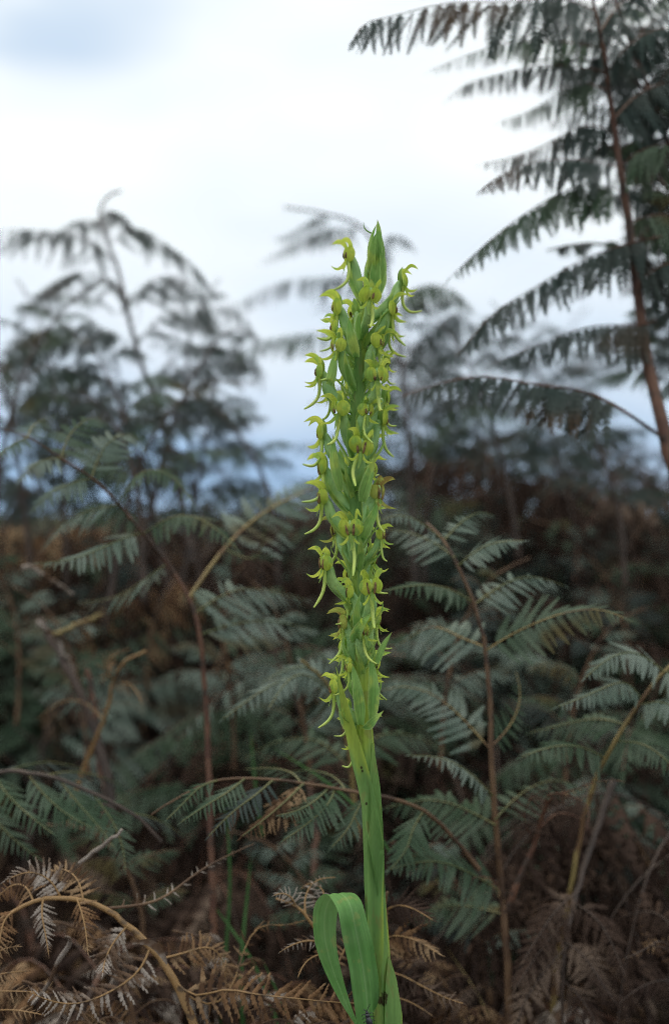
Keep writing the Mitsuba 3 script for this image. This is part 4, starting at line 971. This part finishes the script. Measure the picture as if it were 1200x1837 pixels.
# the big leaf that folds over
top = [(662, 2300, 0.848, 52), (664, 2000, 0.846, 56), (661, 1837, 0.842, 56), (656, 1770, 0.838, 54), (647, 1710, 0.834, 46), (637, 1660, 0.830, 50), (629, 1625, 0.832, 58), (617, 1606, 0.842, 58), (602, 1604, 0.856, 54),
       (588, 1620, 0.868, 48), (582, 1655, 0.874, 46), (586, 1700, 0.876, 50), (599, 1745, 0.874, 44), (614, 1785, 0.870, 32), (630, 1820, 0.866, 18), (643, 1845, 0.864, 3)]
cl = spline([P(a, b, c) for a, b, c, w in top], 60)
wd = np.array([np.interp(np.linspace(0, 1, 60), np.linspace(0, 1, len(top)), v) for v in
               ([1, 1, 1, 1, 1, 1, 1, 0.95, 0.9, 0.9, 0.95, 1, 1, 1, 1, 1], [0.1, 0.1, 0.1, 0.1, 0.1, 0.15, 0.2, 0.25, 0.3, 0.25, 0.2, 0.15, 0.1, 0, 0, 0], [0, 0, 0, 0.1, 0.15, 0.2, 0.25, 0.3, 0.25, 0.15, 0.05, -0.05, 0.0, 0.1, 0.15, 0.2])]).T
W = np.interp(np.linspace(0, 1, 60), np.linspace(0, 1, len(top)), [w * 0.92 for *_, w in top]) * PX * FOCUS
v, f = sheet(cl, wd, W, interp([0.5, 0.45, 0.4, 0.3, 0.22, 0.12, 0.1, 0.12, 0.16, 0.2], 60), 15, pleats=0.03, ruffle=lambda t, q: 0.0016 * (np.abs(q)[None, :] ** 2) * np.sin(t * 23 + 1.3)[:, None] + 0.0006 * np.sin(t * 61)[:, None] * q[None, :])
v, f = np.asarray(v), np.asarray(f)
uvs = np.stack(np.meshgrid(np.linspace(0, 4, 60), np.linspace(0, 1, 15), indexing='ij'), -1).reshape(-1, 2)[:, ::-1]
scene[O + '__leaf_001'] = mikit.ply((v, f), 'mat_orchid_leaf', smooth=True, uv=uvs)
COUNT[O + '__leaf'] = 2
labels[O + '__leaf_001'] = {'label': 'broad leaf folded over so that its tip hangs down'}

# the closed tip of the spike
tipc, tipb = P(677, 386), P(671, 535)
for q in range(9):
    a = q * 2.4
    f = np.array([math.sin(a), -math.cos(a), 0])
    s = np.array([math.cos(a), math.sin(a), 0])
    lv = q / 9
    base = tipb + (tipc - tipb) * (0.02 + 0.42 * lv)
    end = tipb + (tipc - tipb) * (0.52 + 0.48 * lv)
    rr_ = np.array([0.6, 1.0, 0.9, 0.5, 0.08]) * (5.0 - 2.6 * lv) * MM
    c = spline([base + (end - base) * t + f * x for t, x in zip((0, 0.3, 0.6, 0.85, 1.0), rr_)], 14)
    k = add(O + '__bud_bract', sheet(c, -s, interp([6.0, 8.6, 8.0, 5.0, 0.2], 14) * MM * (1 - 0.3 * lv), 0.42, 9), 'mat_bract')
k = add(O + '__bud_hair', tube(spline([P(666, 418), P(658, 414), P(653, 407), P(652, 399)], 8), interp([0.5, 0.4, 0.15], 8) * MM, 5), 'mat_bract')


def flower(cx, cy, az, size=1.0, seed=0, spur=1.0, bract=1.0, tilt=0.0, spent=False):
    """One flower. cx, cy: where the middle of its round side lobes is seen; az: the way it faces (0 towards the lens, 90 right)."""
    r = np.random.default_rng(500 + seed)
    size *= 0.94
    a = math.radians(az)
    f = np.array([math.sin(a), -math.cos(a), 0.0])
    s = np.array([math.cos(a), math.sin(a), 0.0])
    tl = math.radians(tilt + r.uniform(-6, 6))
    u = UP * math.cos(tl) + s * math.sin(tl)
    s = s * math.cos(tl) - UP * math.sin(tl)
    depth = FOCUS - math.cos(a) * 0.019
    C = P(cx, cy, depth) - (f * 2.5 + u * 2.5) * MM * size

    def L(ff, uu, ss):
        return C + (f * ff + u * uu + s * ss) * MM * size
    j = lambda x=0.5: r.uniform(-x, x)  # noqa: E731
    petal = 'mat_petal_old' if spent and r.random() < 0.12 else 'mat_petal'
    # ovary: from the stem up to the flower
    foot = on_axis(min(1400, cy + (82 + j(8)) * size)) + f * 2.5 * MM
    hip = foot * 0.62 + L(-5, -8, 0) * 0.38 + f * 1.5 * MM
    ov = spline([foot, hip, L(-5.2, -9, 0), L(-3.6, -3.5, 0), L(-1.2, 1.5, 0)], 22)
    v, fc = tube(ov, interp([1.5, 2.5, 3.2, 3.5, 3.3, 2.9, 2.0], 22) * MM * size, 18)
    twist = (np.arange(len(v) - 2) % 18) / 18 * 6 * np.pi + (np.arange(len(v) - 2) // 18) * 0.28
    v[:-2] += (v[:-2] - np.repeat(ov, 18, 0)) * (0.10 * np.sin(twist))[:, None]         # the ovary's twisted ribs
    key = add(f'{O}__flower', (v, fc), 'mat_ovary')

    def part(name, mesh, bsdf):
        return add(f'{key}__{name}', mesh, bsdf)
    # hood
    c = spline([L(-2.2, -2.5, 0), L(-2.8, 4, 0), L(-2.0, 8.5, 0), L(0.6 + j(), 12 + j(0.8), 0)], 14)
    part('hood', sheet(c, -s, interp([4.5, 8, 9, 8, 5.5, 0.6], 14) * MM * size, 0.5, 9), 'mat_hood')
    # upper petals: two horns
    for sg in (-1, 1):
        c = spline([L(-0.8, 4, sg * 1.8), L(1.2 + j(), 8.5 + j(), sg * 3.2), L(4.8 + j(0.8), 10.8 + j(0.8), sg * (5.2 + j(0.7))), L(10.2 + j(1.8), 9.2 + j(2.5), sg * (7.6 + j(2.2)))], 14)
        part('petal', sheet(c, f * 0.4 * sg - u * 0.9 * 1 + s * 0.2 * sg, interp([2.8, 4.4, 4.2, 3.0, 0.2], 14) * MM * size, 0.32, 5), petal)
    # round side lobes
    for sg in (-1, 1):
        ct = L(2.6 + j(), 2.6 + j(0.7), sg * (4.4 + j(0.4)))
        nrm = unit(f * 0.85 + s * sg * 0.55 + UP * j(0.15))
        up = unit(u - nrm * (u @ nrm))
        sd = np.cross(up, nrm)
        R = 4.7 * MM * size * r.uniform(0.88, 1.1)
        rows = np.linspace(-1, 1, 13)
        c = np.array([ct + up * R * 1.12 * t - nrm * R * 0.35 * t * t for t in rows])
        part('side_lobe', sheet(c, sd, 2 * R * np.sqrt(np.clip(1 - rows ** 2, 0.004, 1)), 0.26, 9), petal)
    # column and the two brown anther marks
    part('column', ellipsoid(L(1.2, 3.2, 0), np.array([s * 1.5, f * 1.6, u * 3.6]) * MM * size, 9), 'mat_ovary')
    for sg in (-1, 1):
        part('anther', ellipsoid(L(3.0, 1.3 + j(0.4), sg * 2.0), np.array([s * 0.95, f * 0.9, (u + s * sg * 0.12) * (2.1 if not spent else 3.6)]) * MM * size, 8), 'mat_anther')
    # lip: a middle strap and two side horns
    c = spline([L(1.5, -0.5, 0), L(3.2, -4, j()), L(3.6, -8, j(0.8)), L(4.6, -11 + j(), j(1))], 10)
    part('lip', sheet(c, s, interp([2.6, 2.8, 2.0, 0.4], 10) * MM * size, -0.2, 5), 'mat_hood')
    for sg in (-1, 1):
        c = spline([L(1.8, -1.5, sg * 0.8), L(3.4, -5, sg * 2.4), L(6.4, -6.8 + j(), sg * (5 + j())), L(9.8 + j(), -6.2 + j(1.4), sg * (7 + j(1.4)))], 10)
        part('lip_horn', sheet(c, u * 0.9 + f * 0.2, interp([1.8, 2.4, 1.8, 0.2], 10) * MM * size, 0.25, 5), petal)
    # spur
    if spur > 0:
        w = j(3.0)
        out = r.uniform(0.7, 1.5)
        c = spline([L(0.8, -1.5, 0), L(0.6, -7 * spur, w), L(1.4, -13.5 * spur, 1.5 * w), L(4.2 * out, -18.5 * spur, w), L(9.5 * out + j(1), (-20.5 + j(3)) * spur, 0.5 * w)], 22)
        part('spur', tube(c, interp([1.5, 1.15, 1.05, 1.0, 0.95, 0.45], 22) * MM * size, 8), 'mat_spur')
    # bract
    if bract > 0:
        sg = r.choice([-1, 1])
        b0 = foot - UP * 3 * MM - f * 0.5 * MM
        e1 = L(-2.0 + j(2), -3.5 * bract + j(4), sg * (4.5 + j(1.5)))
        c = spline([b0, b0 * 0.68 + e1 * 0.32 + f * 3.0 * MM + s * sg * 1.8 * MM, b0 * 0.3 + e1 * 0.7 + f * 3.4 * MM + s * sg * 2.2 * MM, e1], 18)
        part('bract', sheet(c, -s + f * 0.45 * sg, interp([5.0, 6.6, 6.0, 3.6, 0.15], 18) * MM * size * r.uniform(0.85, 1.15), 0.46, 9), 'mat_bract')
        if r.random() < 0.85:
            e2 = L(-6 + j(2), -9 + j(3), -sg * (5.5 + j(1.5))) + f * 3 * MM
            c = spline([b0 - UP * 6 * MM, b0 * 0.6 + e2 * 0.4 + f * 2.6 * MM - s * sg * 2 * MM, b0 * 0.2 + e2 * 0.8 + f * 2.2 * MM - s * sg * 2.4 * MM, e2], 16)
            part('bract', sheet(c, -s - f * 0.5 * sg, interp([3.6, 4.8, 4.0, 2.0, 0.15], 16) * MM * size, 0.45, 7), 'mat_hood')
    return key


FLOWERS = [(620, 456, -68, 0.95, 4), (664, 527, -4, 0.98, -2), (727, 503, 98, 0.95, 12), (599, 549, -78, 1.0, 6), (709, 552, 82, 0.95, 0), (602, 618, -48, 1.0, 0), (568, 665, -88, 1.0, -2),
           (677, 672, 12, 1.05, 0), (684, 612, 62, 0.95, 4), (605, 731, -38, 1.0, 0), (572, 776, -94, 1.0, 0), (648, 799, 0, 1.05, 0), (692, 752, 102, 0.98, 4), (574, 838, -82, 1.0, 0), (573, 890, -76, 1.0, 0),
           (682, 882, 52, 1.02, 2), (628, 946, -8, 1.05, 0), (578, 1008, -58, 1.0, 0), (666, 1052, 6, 1.08, 0), (610, 1115, -84, 0.95, 0), (594, 1232, -82, 0.95, 0), (672, 1000, 112, 0.95, 0), (676, 1190, 118, 0.85, 0),
           (612, 1160, -112, 0.95, 0), (632, 1320, -104, 0.85, 0), (640, 590, 170, 0.95, 0), (632, 700, -160, 0.95, 0), (665, 840, 150, 0.95, 0), (620, 900, -150, 0.95, 0), (645, 1080, 170, 0.9, 0), (655, 560, 140, 0.9, 0), (634, 560, -150, 0.9, 0), (622, 660, -130, 0.9, 0), (660, 735, 35, 0.85, 6), (668, 800, 140, 0.9, 0), (650, 870, 175, 0.9, 0), (600, 950, -130, 0.9, 0), (606, 830, -140, 0.9, 0), (628, 1030, -160, 0.9, 0), (654, 1130, 40, 0.8, 0), (622, 1060, -75, 0.85, 0), (680, 1110, 95, 0.8, 0), (622, 1195, -70, 0.7, 0), (672, 1235, 100, 0.7, 0), (620, 1270, -95, 0.75, 0), (665, 930, 130, 0.9, 0)]
rf = np.random.default_rng(909)
for q in range(140):
    cy = rf.uniform(560, 1000)
    az = rf.choice([-1, 1]) * rf.uniform(15, 125)
    cx = 600 + on_axis(cy)[0] / (PX * FOCUS) + 58 * math.sin(math.radians(az))
    if len(FLOWERS) < 52 and min((cx - a) ** 2 + (cy - b) ** 2 for a, b, *_ in FLOWERS) > 30 ** 2:
        FLOWERS.append((cx, cy, az, rf.uniform(0.66, 0.9), rf.uniform(-10, 10)))
for q, (cx, cy, az, sz, tl) in enumerate(FLOWERS):
    flower(cx, cy, az, sz, q, spur=1.12 if cy > 900 else 1.0, tilt=tl, spent=cy > 780)

# loose bracts low on the spike
def bract_px(pts, Y, w_px, face=-1.0, cup=0.4):
    c = spline([P(a, b, Y + dy) for a, b, dy in pts], 16)
    add(O + '__bract', sheet(c, (face * 1.0, 0.35, 0), interp([0.55, 1, 0.95, 0.6, 0.04], 16) * w_px * PX * FOCUS, cup, 7), 'mat_bract')


bract_px([(637, 1152, 0), (640, 1135, -0.010), (652, 1118, -0.012), (668, 1098, -0.008)], FOCUS - 0.006, 24)
bract_px([(676, 1190, 0), (683, 1170, -0.004), (692, 1152, -0.004), (703, 1134, -0.002)], FOCUS - 0.004, 15)
bract_px([(650, 1306, 0), (662, 1300, -0.008), (674, 1290, -0.010), (688, 1275, -0.008)], FOCUS - 0.006, 19)
bract_px([(668, 1290, 0), (672, 1250, -0.004), (670, 1210, -0.005), (664, 1170, -0.004)], FOCUS - 0.006, 26)
bract_px([(648, 1300, 0), (645, 1250, -0.006), (638, 1215, -0.006), (632, 1190, -0.004)], FOCUS - 0.006, 26)
bract_px([(622, 1310, 0), (616, 1290, -0.002), (612, 1270, -0.002), (611, 1255, 0)], FOCUS - 0.004, 14)
bract_px([(590, 690, 0), (596, 675, -0.004), (600, 650, -0.004), (601, 634, 0)], FOCUS - 0.012, 22)
bract_px([(640, 640, 0), (636, 620, -0.004), (630, 600, -0.004), (626, 570, 0)], FOCUS - 0.012, 24)
bract_px([(650, 900, 0), (655, 880, -0.004), (664, 850, -0.005), (672, 815, 0)], FOCUS - 0.012, 26)
bract_px([(612, 880, 0), (606, 850, -0.004), (600, 820, -0.005), (598, 780, 0)], FOCUS - 0.010, 24)
bract_px([(652, 965, 0), (660, 945, -0.006), (670, 925, -0.006), (676, 900, -0.002)], FOCUS - 0.010, 24)

# ------------------------------------------------------------------ the beetle on the leaf
B = 'beetle'
bc = P(661, 1829, 0.829)
bu = unit(np.array([-0.25, 0.0, 1.0]))            # its head points up the leaf
bs = np.array([1.0, 0, 0.25]) / np.linalg.norm([1.0, 0, 0.25])
bf = np.array([0, -1.0, 0])
tag(B, 'small black beetle with long feelers on the base of the folded orchid leaf', 'beetle')
add(B + '__abdomen', ellipsoid(bc - bu * 2.0 * MM, np.array([bs * 1.9, bf * 1.5, bu * 4.0]) * MM, 12), 'mat_beetle')
add(B + '__thorax', ellipsoid(bc + bu * 2.4 * MM, np.array([bs * 1.4, bf * 1.2, bu * 1.4]) * MM, 10), 'mat_beetle')
add(B + '__head', ellipsoid(bc + bu * 4.2 * MM, np.array([bs * 1.0, bf * 0.9, bu * 0.9]) * MM, 9), 'mat_beetle')
for sg in (-1, 1):
    h = bc + bu * 4.8 * MM
    add(B + '__feeler', tube(spline([h, h + (bs * sg * 1.2 + bu * 1.8 + bf * 0.8) * MM, h + (bs * (sg * 2.2 + 1.0) + bu * (4.2 if sg > 0 else 1.2) + bf * 1.2) * MM], 8), interp([0.26, 0.2, 0.14], 8) * MM, 5), 'mat_beetle')
    for dz in (2.6, 0.6, -1.6):
        h = bc + bu * dz * MM - bf * 0.4 * MM
        add(B + '__leg', tube(spline([h, h + (bs * sg * 2.4 + bu * 0.9 + bf * 0.5) * MM, h + (bs * sg * 3.6 - bu * 0.6 - bf * 0.9) * MM], 8), interp([0.3, 0.22, 0.14], 8) * MM, 5), 'mat_beetle')
